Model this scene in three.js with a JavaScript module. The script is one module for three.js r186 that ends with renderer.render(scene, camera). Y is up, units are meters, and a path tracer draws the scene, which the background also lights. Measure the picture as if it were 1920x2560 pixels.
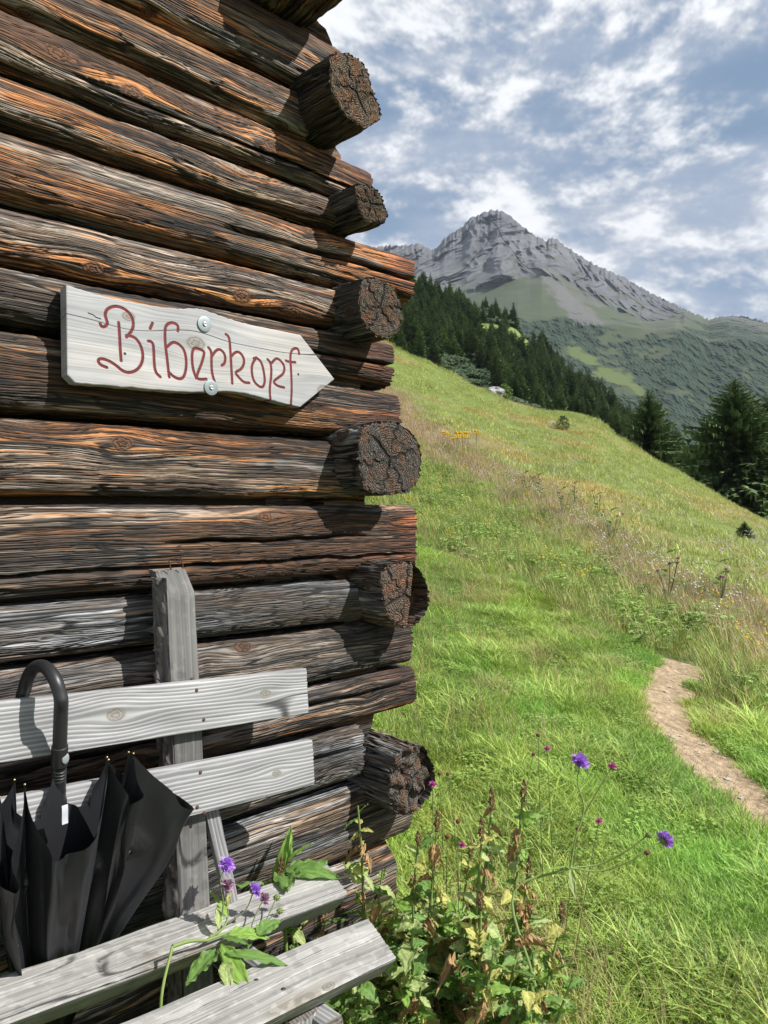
import * as THREE from 'three';
import { mergeGeometries, toCreasedNormals } from 'three/addons/utils/BufferGeometryUtils.js';
import { createNoise2D, createNoise3D } from 'simplex-noise';

// ---------------------------------------------------------------- camera, sky, sun, exposure
const scene = new THREE.Scene();
const YAW = 47 * Math.PI / 180;
const EYE = new THREE.Vector3(-1.347, 1.25, 1.5);
const FWD = new THREE.Vector3(Math.cos(YAW), 0, -Math.sin(YAW));      // the way the camera looks
const RGT = new THREE.Vector3(Math.sin(YAW), 0, Math.cos(YAW));
const camera = new THREE.PerspectiveCamera(67.3, 0.75, 0.05, 9000);
camera.position.copy(EYE);
camera.lookAt(EYE.clone().add(FWD));
const renderer = new THREE.WebGLRenderer({ antialias: true });
renderer.toneMapping = THREE.LinearToneMapping;
renderer.toneMappingExposure = 1.45;
renderer.shadowMap.enabled = true;

const rng = (s) => () => { s = (s + 0x6d2b79f5) | 0; let t = Math.imul(s ^ (s >>> 15), 1 | s); t = (t + Math.imul(t ^ (t >>> 7), 61 | t)) ^ t; return ((t ^ (t >>> 14)) >>> 0) / 4294967296; };
const n2 = createNoise2D(rng(11)), n3 = createNoise3D(rng(12));
const lerp = (a, b, t) => a + (b - a) * t, clamp = (x, a = 0, b = 1) => Math.min(b, Math.max(a, x));
const sstep = (a, b, x) => { const t = clamp((x - a) / (b - a)); return t * t * (3 - 2 * t); };
const fbm = (x, y, o = 4) => { let s = 0, a = 0.5; for (let i = 0; i < o; i++) { s += a * n2(x + i * 17.3, y - i * 9.1); x *= 2.03; y *= 2.03; a *= 0.5; } return s; };
const table = (T) => (x) => { if (x <= T[0][0]) return T[0][1]; for (let i = 1; i < T.length; i++) if (x <= T[i][0]) return lerp(T[i - 1][1], T[i][1], (x - T[i - 1][0]) / (T[i][0] - T[i - 1][0])); return T[T.length - 1][1]; };
const V3 = (x, y, z) => new THREE.Vector3(x, y, z);

const SUN = V3(0.362, 0.693, 0.624).normalize();
const sun = new THREE.DirectionalLight(new THREE.Color().setRGB(1, 0.97, 0.92), 4.7);
sun.name = 'sun';
sun.position.copy(SUN).multiplyScalar(120);
sun.castShadow = true;
sun.shadow.mapSize.set(4096, 4096);
Object.assign(sun.shadow.camera, { left: -80, right: 80, top: 80, bottom: -80, near: 1, far: 400 });
scene.add(sun, sun.target);

{ // sky: blue air, a thin high veil and broken cloud, the same all the way round
  const W = 4096, H = 2048, data = new Float32Array(W * H * 4);
  for (let j = 0; j < H; j++) {
    const el = ((j + 0.5) / H - 0.5) * Math.PI, y = Math.sin(el), c = Math.cos(el);
    for (let i = 0; i < W; i++) {
      const o = (j * W + i) * 4; data[o + 3] = 1;
      if (y < -0.01) { data[o] = 0.30; data[o + 1] = 0.34; data[o + 2] = 0.38; continue; }
      const az = ((i + 0.5) / W - 0.5) * 2 * Math.PI, x = Math.cos(az) * c, z = Math.sin(az) * c, yy = y * 2.0;
      const wx = x + 0.05 * n3(x * 2, yy * 2, z * 2 + 7), wy = yy + 0.05 * n3(x * 2 + 4, yy * 2, z * 2);
      let big = 0, am = 0.42, f = 6.0;
      for (let q = 0; q < 7; q++) { big += am * n3(wx * f + q * 3.1, wy * f, z * f - q * 1.7); f *= 2.05; am *= 0.66; }
      const veil = sstep(-0.5, 0.6, n3(wx * 1.7 + 9, wy * 4.2 + wx, z * 1.7) * 0.6 + 0.3 * n3(wx * 4 + wy * 4, wy * 11 - wx * 3, z * 4) + 0.15 * n3(wx * 9, wy * 22, z * 9));
      const dn = big + 0.16 * n3(x * 1.8 + 3, yy * 1.8, z * 1.8) + 0.17, soft = sstep(-0.35, 0.35, dn), puff = sstep(-0.10, 0.55, dn), fine = clamp(0.5 + big * 0.9);
      const up = clamp(y * 1.25), sk = [lerp(0.15, 0.08, up), lerp(0.235, 0.155, up), lerp(0.35, 0.27, up)];
      const a1 = 0.14 + 0.46 * veil + 0.32 * soft, a2 = puff * 0.92, tone = 0.49 + 0.25 * puff * (0.4 + 0.7 * fine);
      const cl = [tone * 0.98, tone * 0.995, tone * 1.02];
      for (let q = 0; q < 3; q++) { const m = lerp(sk[q], [0.36, 0.40, 0.48][q], a1); data[o + q] = lerp(m, cl[q], a2); }
    }
  }
  const t = new THREE.DataTexture(data, W, H, THREE.RGBAFormat, THREE.FloatType);
  t.mapping = THREE.EquirectangularReflectionMapping; t.magFilter = THREE.LinearFilter; t.needsUpdate = true;
  scene.background = t; scene.environment = t;
}
scene.fog = new THREE.FogExp2(new THREE.Color(0.72, 0.80, 0.95), 0.00005);

// ---------------------------------------------------------------- helpers
const names = new Map();
const numbered = (n) => { const k = names.get(n) ?? 0; names.set(n, k + 1); return k ? n + '_' + String(k).padStart(3, '0') : n; };
function tag(o, label, category, group, kind) { o.userData = { label, category }; if (group) o.userData.group = group; if (kind) o.userData.kind = kind; return o; }
function put(name, geo, mat, parent = scene) { const m = new THREE.Mesh(geo, mat); m.name = parent === scene ? numbered(name) : name; m.castShadow = m.receiveShadow = true; parent.add(m); return m; }
function thing(name, label, category, pos = [0, 0, 0], group) { const g = new THREE.Group(); g.name = numbered(name); g.position.set(...pos); tag(g, label, category, group); scene.add(g); return g; }
const structure = (o) => { o.userData.kind = 'structure'; return o; };
function geoOf(pos, idx, uv, col) {
  const g = new THREE.BufferGeometry();
  g.setAttribute('position', new THREE.Float32BufferAttribute(pos, 3));
  if (uv) g.setAttribute('uv', new THREE.Float32BufferAttribute(uv, 2));
  if (col) g.setAttribute('color', new THREE.Float32BufferAttribute(col, 3));
  if (idx) g.setIndex(idx);
  g.computeVertexNormals();
  return g;
}
const gridIndex = (nx, ny, flip) => { const I = []; for (let i = 0; i < nx; i++) for (let j = 0; j < ny; j++) { const a = i * (ny + 1) + j, b = a + ny + 1; flip ? I.push(a, a + 1, b, b, a + 1, b + 1) : I.push(a, b, a + 1, b, b + 1, a + 1); } return I; };
const toS = (c) => (c <= 0.0031308 ? 12.92 * c : 1.055 * Math.pow(c, 1 / 2.4) - 0.055) * 255;
function tex(W, H, fn, srgb = true, wrap = THREE.MirroredRepeatWrapping) {
  const d = new Uint8Array(W * H * 4), c = [0, 0, 0];
  for (let j = 0; j < H; j++) for (let i = 0; i < W; i++) { fn(i, j, c); const o = (j * W + i) * 4; for (let q = 0; q < 3; q++) d[o + q] = srgb ? clamp(toS(clamp(c[q])), 0, 255) : clamp(c[q]) * 255; d[o + 3] = 255; }
  const t = new THREE.DataTexture(d, W, H); t.wrapS = t.wrapT = wrap; t.magFilter = THREE.LinearFilter; t.minFilter = THREE.LinearMipmapLinearFilter; t.generateMipmaps = true;
  if (srgb) t.colorSpace = THREE.SRGBColorSpace; t.needsUpdate = true; return t;
}
const std = (o) => new THREE.MeshStandardMaterial({ roughness: 0.85, ...o });
const rgb = (r, g, b) => new THREE.Color().setRGB(r, g, b);
const leafMat = (c, t = 0.35) => new THREE.MeshPhysicalMaterial({ color: c, roughness: 0.62, transmission: t, thickness: 0, vertexColors: true, specularIntensity: 0.5 });

// a tapered tube along points
function taper(pts, r0, r1, sides = 7, seg = 5) {
  const curve = new THREE.CatmullRomCurve3(pts), n = Math.max(2, (pts.length - 1) * seg), fr = curve.computeFrenetFrames(n), P = [], I = [], U = [];
  for (let i = 0; i <= n; i++) {
    const c = curve.getPoint(i / n), r = lerp(r0, r1, i / n);
    for (let j = 0; j <= sides; j++) { const a = j / sides * 2 * Math.PI; const d = fr.normals[i].clone().multiplyScalar(Math.cos(a)).addScaledVector(fr.binormals[i], Math.sin(a)); P.push(c.x + d.x * r, c.y + d.y * r, c.z + d.z * r); U.push(j / sides, i / n); }
  }
  return geoOf(P, gridIndex(n, sides, true), U);
}
const white = (g) => { const n = g.attributes.position.count; g.setAttribute('color', new THREE.Float32BufferAttribute(new Float32Array(n * 3).fill(1), 3)); return g; };
function tint(g, r, gg, b) { const n = g.attributes.position.count, c = new Float32Array(n * 3); for (let i = 0; i < n; i++) { c[i * 3] = r; c[i * 3 + 1] = gg; c[i * 3 + 2] = b; } g.setAttribute('color', new THREE.BufferAttribute(c, 3)); return g; }

// ---------------------------------------------------------------- the land
const uvOf = (x, z) => [(x - EYE.x) * RGT.x + (z - EYE.z) * RGT.z, (x - EYE.x) * FWD.x + (z - EYE.z) * FWD.z];       // metres to the right of and ahead of the viewpoint
const xzOf = (u, v) => [EYE.x + RGT.x * u + FWD.x * v, EYE.z + RGT.z * u + FWD.z * v];
const ridgeE = table([[-0.3, 0.34], [-0.1, 0.27], [0.024, 0.210], [0.079, 0.184], [0.139, 0.157], [0.163, 0.142], [0.199, 0.133], [0.259, 0.126], [0.277, 0.118], [0.307, 0.097], [0.343, 0.073], [0.404, 0.037], [0.464, 0.0036], [0.499, -0.0146], [0.7, -0.10], [1.0, -0.18]]);
const PATH = [[2.25, 5.75], [2.05, 5.42], [1.83, 5.0], [1.69, 4.69], [1.6, 4.29], [1.54, 3.93], [1.55, 3.56], [1.58, 3.16], [1.66, 2.6], [1.85, 1.6], [2.1, 0.2], [2.4, -1.5], [2.8, -4]];
const pathCurve = new THREE.CatmullRomCurve3(PATH.map(([u, v]) => V3(u, 0, v)));
const pathPts = pathCurve.getPoints(160);
function pathDist(u, v) { let m = 1e9; if (u < 0.9 || u > 3.8 || v > 7) return 9; for (const p of pathPts) { const d = (p.x - u) ** 2 + (p.z - v) ** 2; if (d < m) m = d; } return Math.sqrt(m); }
function ground(u, v) {
  const vv = Math.max(v, 0), t = clamp(u / Math.sqrt(vv * vv + 2.5), -0.3, 1), e = ridgeE(t), VR = 60, c1 = 0.10 - 0.2 * t, w = Math.max(0, Math.min(v, VR) - 1.5);
  const c2 = (e * VR + 1.25 - c1 * (VR - 1.5)) / (VR - 1.5) ** 2;
  let h = c1 * w + c2 * w * w;
  if (v > VR) h -= (v - VR) * 0.12 + ((v - VR) ** 2) * 0.0012;
  const far = sstep(3, 14, v);
  h += far * 0.16 * n2(u * 0.16, v * 0.16) + 0.02 * n2(u * 0.9, v * 0.9);
  if (v < 8) h -= 0.02 * (1 - sstep(0.14, 0.24, pathDist(u, v)));
  return h;
}
const groundAt = (x, z) => { const [u, v] = uvOf(x, z); return ground(u, v); };
const onGround = (u, v, lift = 0) => { const [x, z] = xzOf(u, v); return V3(x, ground(u, v) + lift, z); };
const edgeLawn = table([[-0.2, 9.6], [0.046, 9.2], [0.138, 8.6], [0.25, 6.9], [0.34, 5.5], [0.42, 4.9], [0.5, 4.9], [0.8, 4.5]]);
const edgePink0 = table([[0, 28], [0.042, 25], [0.163, 17.6], [0.343, 8.7], [0.5, 6.5], [0.8, 5]]);
const edgePink1 = table([[0, 40], [0.042, 36], [0.163, 23.7], [0.343, 13], [0.5, 9.1], [0.8, 7]]);
function zone(u, v) {     // what grows where: weights of lawn, tall herbs, pink flowering grass, hill meadow
  const t = u / Math.max(v, 0.5), w = 1 + 0.10 * n2(u * 0.5, v * 0.3) + 0.05 * n2(u * 2, v * 2), a = v * w;
  const lawn = 1 - sstep(0.97, 1.03, a / edgeLawn(t)), pink = sstep(0.75, 1.12, a / edgePink0(t)) * (1 - sstep(0.75, 1.25, a / edgePink1(t))) * 0.55;
  const hill = sstep(0.8, 1.2, a / edgePink1(t));
  return { lawn, pink, hill, herb: clamp(1 - lawn - pink - hill) };
}
const soilTex = tex(512, 512, (i, j, c) => { const a = fbm(i / 40, j / 40, 5), b = n2(i / 5, j / 5), l = 0.75 + 0.35 * a + 0.18 * b; c[0] = l * 0.8; c[1] = l * 0.8; c[2] = l * 0.8; });
const soilBump = tex(512, 512, (i, j, c) => { c[0] = c[1] = c[2] = 0.5 + 0.3 * fbm(i / 30, j / 30, 4) + 0.2 * fbm(i / 4, j / 4, 2); }, false);
{
  const NU = 300, NV = 330, P = [], C = [], U = [];
  for (let i = 0; i <= NU; i++) {
    const a = i / NU * 2 - 1, u = 8 * a + 120 * Math.sign(a) * Math.abs(a) ** 3.2;
    for (let j = 0; j <= NV; j++) {
      const b = j / NV, v = -30 + 34 * Math.min(1, b / 0.15) + (b > 0.15 ? 10 * (b - 0.15) / 0.85 + 136 * ((b - 0.15) / 0.85) ** 2.2 : 0);
      const [x, z] = xzOf(u, v); P.push(x, ground(u, v), z); U.push(u / 1.5, v / 1.5);
      const q = zone(u, v), m = 0.5 + 0.5 * fbm(u * 0.35, v * 0.2, 4), st = 0.5 + 0.5 * n2(u * 0.10 + v * 0.06, v * 0.16 - u * 0.05);
      
      const lawn = [0.15, 0.21, 0.045], herb = [0.17, 0.215, 0.055], pink = [0.33, 0.26, 0.15], sp = sstep(0.62, 0.9, st) * 0.8, hill = [lerp(0.25, 0.36, sp), lerp(0.33, 0.32, sp), lerp(0.07, 0.14, sp)];
      for (let k = 0; k < 3; k++) { const col = q.lawn * lawn[k] + q.herb * herb[k] + q.pink * pink[k] + q.hill * hill[k]; C.push(col * (0.8 + 0.4 * m)); }
    }
  }
  structure(put('meadow_ground', geoOf(P, gridIndex(NU, NV), U, C), std({ vertexColors: true, map: soilTex, bumpMap: soilBump, bumpScale: 0.05, roughness: 1 })));
}
{ // trodden dirt path
  const N = 260, M = 14, P = [], U = [], C = [];
  for (let i = 0; i <= N; i++) {
    const t = i / N, p = pathCurve.getPointAt(t), d = pathCurve.getTangentAt(t), sx = d.z, sz = -d.x;
    const wl = 0.165 + 0.03 * n2(i * 0.13, 3) + 0.015 * n2(i * 0.5, 5), wr = 0.16 + 0.03 * n2(i * 0.15, 8) + 0.015 * n2(i * 0.5, 1);
    for (let j = 0; j <= M; j++) {
      const a = lerp(-wl - 0.03, wr + 0.03, j / M), u = p.x + sx * a, v = p.z + sz * a, e = sstep(0.7, 1, Math.abs(a) / 0.2);
      const [x, z] = xzOf(u, v); P.push(x, ground(u, v) + 0.012 - 0.016 * e + 0.006 * fbm(u * 9, v * 9, 3), z); U.push(u / 0.9, v / 0.9);
      const k = 0.85 + 0.3 * fbm(u * 5, v * 5, 3); C.push(0.72 * k, 0.525 * k, 0.33 * k);
    }
  }
  structure(put('path', geoOf(P, gridIndex(N, M, true), U, C), std({ vertexColors: true, map: soilTex, bumpMap: soilBump, bumpScale: 0.02, roughness: 1 })));
}

// wooded hill behind the meadow
const hillTop = table([[-0.3, 0.40], [-0.05, 0.305], [0, 0.285], [0.05, 0.287], [0.1, 0.274], [0.17, 0.233], [0.25, 0.168], [0.3, 0.132], [0.38, 0.055], [0.5, -0.02], [0.7, -0.10], [1, -0.2]]);
function hillH(u, v) {
  const t = u / v, s = (v - 130) / 215, e1 = hillTop(t), e0 = ridgeE(clamp(t, -0.3, 1)) - 0.06;
  let h;
  if (s <= 1) h = 1.25 + lerp(e0, e1, Math.max(0, s) ** 0.8) * v; else h = 1.25 + e1 * 345 - (v - 345) * 0.25;
  return h + 3.5 * n2(u * 0.02, v * 0.02) + 1.2 * n2(u * 0.07, v * 0.07);
}
{
  const NU = 220, NV = 130, P = [], C = [];
  for (let i = 0; i <= NU; i++) for (let j = 0; j <= NV; j++) {
    const t = lerp(-0.35, 1.0, i / NU), v = lerp(130, 440, j / NV), u = t * v, [x, z] = xzOf(u, v);
    P.push(x, hillH(u, v), z);
    const g = sstep(0.05, 0.25, fbm(u * 0.018 + 3, v * 0.018, 3)) * sstep(200, 225, v), m = 0.8 + 0.5 * fbm(u * 0.2, v * 0.2, 3);
    C.push(lerp(0.06, 0.17, g) * m, lerp(0.095, 0.24, g) * m, lerp(0.033, 0.055, g) * m);
  }
  structure(put('forest_hill', geoOf(P, gridIndex(NU, NV), null, C), std({ vertexColors: true, roughness: 1 })));
}

// mountain and the slopes below it
const skyline = table([[-0.35, 0.30], [-0.12, 0.33], [0.006, 0.347], [0.033, 0.347], [0.045, 0.350], [0.063, 0.341], [0.072, 0.347], [0.078, 0.356], [0.102, 0.371], [0.112, 0.383], [0.127, 0.389], [0.138, 0.3925], [0.148, 0.3935], [0.160, 0.389], [0.169, 0.380], [0.187, 0.366], [0.206, 0.354], [0.211, 0.3525], [0.217, 0.3575], [0.223, 0.3555], [0.247, 0.338], [0.277, 0.320], [0.313, 0.305], [0.344, 0.2865], [0.392, 0.2635], [0.422, 0.2505], [0.440, 0.2545], [0.464, 0.255], [0.488, 0.250], [0.52, 0.242], [0.6, 0.215], [0.75, 0.20], [1, 0.18]]);
const rockLine = table([[-0.35, 0.25], [0.03, 0.285], [0.10, 0.285], [0.122, 0.292], [0.16, 0.302], [0.19, 0.306], [0.205, 0.312], [0.225, 0.305], [0.247, 0.286], [0.305, 0.259], [0.345, 0.248], [0.385, 0.252], [0.40, 0.262], [0.425, 0.262], [0.45, 0.246], [0.52, 0.236], [1, 0.19]]);
const pineLine = table([[-0.35, 0.2], [0.12, 0.235], [0.174, 0.252], [0.256, 0.250], [0.353, 0.236], [0.417, 0.246], [0.5, 0.238], [1, 0.18]]);
{
  const NU = 900, NV = 640, P = new Float32Array((NU + 1) * (NV + 1) * 3), C = new Float32Array((NU + 1) * (NV + 1) * 3);
  let o = 0;
  const ridged = (x, y) => 1 - Math.abs(n2(x, y)) * 2;
  for (let i = 0; i <= NU; i++) for (let j = 0; j <= NV; j++) {
    const t = lerp(-0.14, 0.78, i / NU), s = j / NV * 1.06, es = skyline(t), e1 = es + (0.0016 * n2(t * 160, 4) + 0.0012 * n2(t * 420, 9)) * sstep(0.8, 1, s);
    const ep = Math.min(pineLine(t), es - 0.03), er = Math.min(rockLine(t), es - 0.008), e0 = -0.10;
    const q = Math.min(s, 1), e = q < 0.5 ? lerp(e0, ep, Math.pow(q / 0.5, 0.9)) : q < 0.68 ? lerp(ep, er, (q - 0.5) / 0.18) : lerp(er, e1, (q - 0.68) / 0.32);
    let v = 520 + 2100 * q, h = 1.25 + e * v, U = t * v;
    if (s > 1) { v += (s - 1) * 6000; h -= (s - 1) * 7000; }
    const nb = 0.010 * fbm(U * 0.006, h * 0.006, 4);
    const rockW = sstep(-0.004, 0.012, e - rockLine(t) + nb), slab = h - 0.55 * U;
    let d = 0, b = 1;
    if (rockW > 0 && s <= 1) {
      const wq = U + 30 * n2(U * 0.004, h * 0.004), r1 = ridged(wq / 300 - h / 420, h / 700), r2 = ridged((wq - h * 0.8) / 120, h / 260), r3 = ridged((wq - h * 0.6) / 42, h / 55), st = n2(slab / 26, U / 240), st2 = n2(slab / 9, U / 70);
      const cr = (a, w) => 1 - sstep(0, w, Math.abs(a)), j1 = cr(n2((wq - h * 0.75) / 130, h / 1400), 0.10), j2 = cr(n2((wq + h * 0.30) / 170, h / 1200 + 7), 0.06), j3 = cr(n2(slab / 60, U / 900 + 3), 0.10);
      d = rockW * (60 * r1 + 40 * r2 + 9 * r3 + 55 * n2(wq / 210 - h / 330, h / 420) + 22 * ridged((wq - h * 0.35) / 75, h / 900) - 22 * j1 - 20 * j2) * sstep(0, 0.06, 1.0 - q + 0.02);
      b = 0.95 + 0.10 * st2 + 0.10 * st + 0.12 * r3 + 0.25 * n2(U / 300 - h / 400, h / 260);
    }
    // colour of what covers it
    const pn = fbm(U * 0.0045 + 2, (h + v * 0.3) * 0.006, 5), bright = sstep(-0.004, 0.004, 0.008 - Math.abs((e - 0.178) + (t - 0.297) * 0.55) + 0.016 * fbm(U / 90, h / 40, 5)) * sstep(0.225, 0.245, t) * (1 - sstep(0.33, 0.355, t));
    let pine = sstep(0.0, 0.006, pineLine(t) - e + 0.03 * pn) * lerp(0.1, 1, sstep(-0.44, -0.30, pn + 0.16 * n2(U / 25, h / 14))) * (1 - rockW); pine *= 1 - bright;
    const pb = n2(U / 8, v / 17) * 0.7 + 0.5 * n2(U / 4 + 9, v / 9), screeD = Math.abs(t - (0.205 + (0.312 - e) * 0.95)) - 0.007 - 0.010 * (0.315 - e) / 0.06, scree = (e < 0.34 && e > 0.243 ? 1 - sstep(-0.004, 0.006, screeD + 0.006 * n2(U / 30, h / 30)) : 0) * (1 - rockW * 0.5);
    const scr2 = sstep(0.1, 0.4, fbm(U / 160, h / 60, 4)) * sstep(-0.03, 0, e - rockLine(t)) * (1 - rockW);
    const gr = 0.5 + 0.5 * fbm(U / 60, h / 40, 4), grassOnRock = rockW * sstep(0.25, 0.5, n2(U / 120, slab / 40)) * (1 - sstep(0.02, 0.06, e - rockLine(t))) * 0.6;
    const crag = 1 - 0.15 * sstep(0.23, 0.26, t) * (1 - sstep(0.018, 0.034, e - rockLine(t) + nb)), rock = [0.098 * b * crag, 0.100 * b * crag, 0.108 * b * crag], grass = [0.034 + 0.030 * gr, 0.050 + 0.028 * gr, 0.022 + 0.012 * gr], pb2 = n2(U / 26 + 3, v / 55), pin = [0.015 + 0.006 * pb + 0.004 * pb2, 0.034 + 0.012 * pb + 0.009 * pb2, 0.015 + 0.005 * pb + 0.004 * pb2], sc = [0.105, 0.103, 0.10];
    if (bright > 0) { grass[0] = lerp(grass[0], 0.085, bright); grass[1] = lerp(grass[1], 0.115, bright); }
    if (pine > 0) { d += pine * (5 * pb + 6 * pb2); }
    const wv = v - d, uu = t * wv, [x, z] = xzOf(uu, wv); h = 1.25 + (h - 1.25) * wv / v;
    P[o] = x; P[o + 1] = h; P[o + 2] = z;
    for (let k = 0; k < 3; k++) { let c = lerp(grass[k], pin[k], pine); c = lerp(c, rock[k], rockW); c = lerp(c, grass[k], grassOnRock); c = lerp(c, sc[k], Math.max(scree * 0.85, scr2 * 0.55)); C[o + k] = c; }
    o += 3;
  }
  const g = new THREE.BufferGeometry(); g.setAttribute('position', new THREE.BufferAttribute(P, 3)); g.setAttribute('color', new THREE.BufferAttribute(C, 3)); g.setIndex(gridIndex(NU, NV)); g.computeVertexNormals();
  structure(put('mountain', g, std({ vertexColors: true, roughness: 1 })));
}
console.log('land');

// ---------------------------------------------------------------- wood
// weathered wood: grain lines, checks and knots; h is the relief that both the mesh and the bump map use
// noise on a square lattice: stretched along the grain it gives straight fibres
const HA = (() => { const r = rng(99), a = new Float32Array(65536); for (let i = 0; i < 65536; i++) a[i] = r() * 2 - 1; return a; })();
const hsh = (i, j) => HA[((Math.imul(i, 73856093) ^ Math.imul(j, 19349663)) >>> 3) & 65535];
function vn(x, y) { const i = Math.floor(x), j = Math.floor(y), a = x - i, b = y - j, s = a * a * a * (a * (a * 6 - 15) + 10), t = b * b * (3 - 2 * b); return lerp(lerp(hsh(i, j), hsh(i + 1, j), s), lerp(hsh(i, j + 1), hsh(i + 1, j + 1), s), t); }
const vfbm = (x, y, o = 4) => { let s = 0, a = 0.5; for (let i = 0; i < o; i++) { s += a * vn(x + i * 17.3, y - i * 9.1); x *= 2.03; y *= 2.03; a *= 0.5; } return s; };
function wood({ W = 2048, H = 512, len = 2.6, hgt = 0.34, seed = 1, knots = 6, mode = 'log', at = [], grey = 0 }) {
  const r = rng(seed), K = [], ox = seed * 37.7, oy = seed * 11.3, hA = new Float32Array(W * H), cA = new Float32Array(W * H * 3);
  for (let i = 0; i < knots; i++) K.push({ x: (i + 0.2 + 0.6 * r()) / knots * len, y: hgt * (0.1 + 0.8 * r()), a: 0.007 + 0.011 * r(), s: r() });
  for (const [x, y, a] of at) K.push({ x, y, a });
  for (let j = 0; j < H; j++) for (let i = 0; i < W; i++) {
    const x = i / W * len, y = j / H * hgt;
    let yy = y + (mode === 'log' ? 0.008 : 0.010) * n2(x * 0.55 + ox, y * 4 + oy) + 0.0020 * n2(x * 4 + ox, y * 18), core = 0, ring = 0;
    for (const k of K) {
      const dx = (x - k.x) / (k.a * 5.5), dy = (y - k.y) / (k.a * 2.6), e = Math.exp(-dx * dx - dy * dy);
      yy -= (y - k.y) * 0.72 * e;
      const q = Math.hypot((x - k.x) / 1.5, y - k.y) / k.a;
      if (q < 1.4) { core = Math.max(core, 1 - sstep(0.8, 1.25, q)); ring = Math.sin(q * 13 + 2 * n2(x * 90, y * 90)); }
    }
    const X = x + ox, Y = yy + oy;
    let h, c;
    if (mode === 'log') {
      const s0 = 0.5 + 0.5 * (0.36 * vn(X * 6, Y * 190) + 0.50 * vn(X * 15, Y * 420) + 0.46 * vn(X * 40, Y * 760)), s = clamp(0.5 + (s0 - 0.48) * 1.5);
      const lineN = vn(X * 0.9, Y * 70), crack = (1 - sstep(0.03, 0.10, Math.abs(lineN))) * sstep(-0.25, 0.15, vn(X * 0.8, Y * 14)), fineN = vn(X * 2.2 + 9, Y * 230), crack2 = (1 - sstep(0.04, 0.20, Math.abs(fineN))) * sstep(-0.3, 0.2, vn(X * 1.2 + 4, Y * 26));
      const chip = sstep(0.5, 0.75, vn(X * 26, Y * 150)) * 0.25;
      const fis = (1 - sstep(0.05, 0.22, Math.abs(vn(X * 5 + 3, Y * 120)))) * sstep(-0.5, -0.1, vn(X * 2.8 + 7, Y * 40)), fis2 = (1 - sstep(0.05, 0.26, Math.abs(vn(X * 13 + 31, Y * 260)))) * sstep(-0.2, 0.2, vn(X * 3.1 - 5, Y * 22));
      h = 0.55 * s + 0.45 - 0.8 * crack - 0.3 * crack2 - 0.6 * fis - 0.35 * fis2 - chip * 0.4;
      if (core > 0) h = lerp(h, 0.62 + 0.14 * ring, core);
      const am = sstep(-0.20, 0.10, vfbm(X * 2.4, Y * 22, 4) + 0.34 * vn(X * 6, Y * 190)), burnt = sstep(-0.16, 0.12, vfbm(X * 2.1 + 40, Y * 26, 4) + 0.34 * vn(X * 5.5, Y * 220));
      const lum = lerp(0.30, 1.28, sstep(0.05, 0.95, s)) * (1 - 0.93 * fis) * (1 - 0.72 * fis2) * (1 + 0.35 * vn(X * 2.6 + 8, Y * 22)) * (1 - 0.92 * crack) * (1 - 0.45 * crack2);
      const A = grey ? [0.30, 0.22, 0.15] : [0.43, 0.212, 0.082], G = grey ? [0.46, 0.45, 0.43] : [0.34, 0.30, 0.255], D = grey ? [0.11, 0.10, 0.09] : [0.046, 0.028, 0.020];
      c = [0, 1, 2].map((q) => lerp(lerp(G[q], A[q], am), D[q], burnt * 0.82) * lum);
      if (core > 0) { const kc = [0.15, 0.075, 0.035], m = 0.75 + 0.4 * ring; c = c.map((q, n) => lerp(q, kc[n] * m, core * 0.85)); }
    } else {
      const f = mode === 'board' ? 120 : mode === 'sign' ? 40 : 95, ph = Y * f + 0.9 * vn(X * 0.5, Y * 14) + 0.16 * vn(X * 3, Y * 60), g = 0.5 + 0.5 * Math.sin(ph * 6.283), gl = Math.pow(g, 1.6);
      const fib = vn(X * 7, Y * 420), fib2 = vn(X * 18, Y * 900), lineN = vn(X * 0.8, Y * 26), crack = (1 - sstep(0.004, mode === 'sign' ? 0.014 : 0.03, Math.abs(lineN))) * sstep(mode === 'board' ? 0.25 : 0.05, 0.4, vn(X * 0.7 + 3, Y * 9));
      const spot = fbm(X * 24, Y * 30, 5), lich = sstep(0.16, 0.34, spot), stain = fbm(X * 3, Y * 9, 4);
      h = (mode === 'sign' ? 0.7 + 0.10 * g : mode === 'plank' ? 0.6 + 0.10 * gl + 0.16 * vn(X * 2.2, Y * 330) : 0.35 + 0.5 * gl) + 0.08 * fib - 0.7 * crack;
      if (core > 0) h = lerp(h, 0.65 + 0.1 * ring, core);
      const base = mode === 'sign' ? [0.37, 0.37, 0.375] : mode === 'plank' ? [0.43, 0.42, 0.39] : [0.37, 0.368, 0.366];
      let l = (mode === 'sign' ? 0.90 + 0.06 * g : mode === 'plank' ? 0.86 + 0.10 * gl : 0.62 + 0.44 * gl) * (1 + 0.10 * fib + 0.06 * fib2) * (1 + 0.22 * stain) * (1 - 0.8 * crack);
      c = base.map((q) => q * l);
      if (mode === 'plank') { const dk = sstep(0.10, 0.45, vfbm(X * 5 + 9, Y * 12, 4)); c = c.map((q, n) => lerp(q, [0.27, 0.24, 0.185][n] * l, dk * 0.8)); c = c.map((q, n) => lerp(q, [0.60, 0.59, 0.55][n], lich * 0.3)); const bl = sstep(0.45, 0.6, vn(X * 45, Y * 70) * 0.7 + 0.3 * vfbm(X * 5, Y * 9, 3)), gl2 = 0.86 + 0.22 * vn(X * 2.2, Y * 330); c = c.map((q) => q * (1 - 0.22 * bl) * gl2); }
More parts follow.
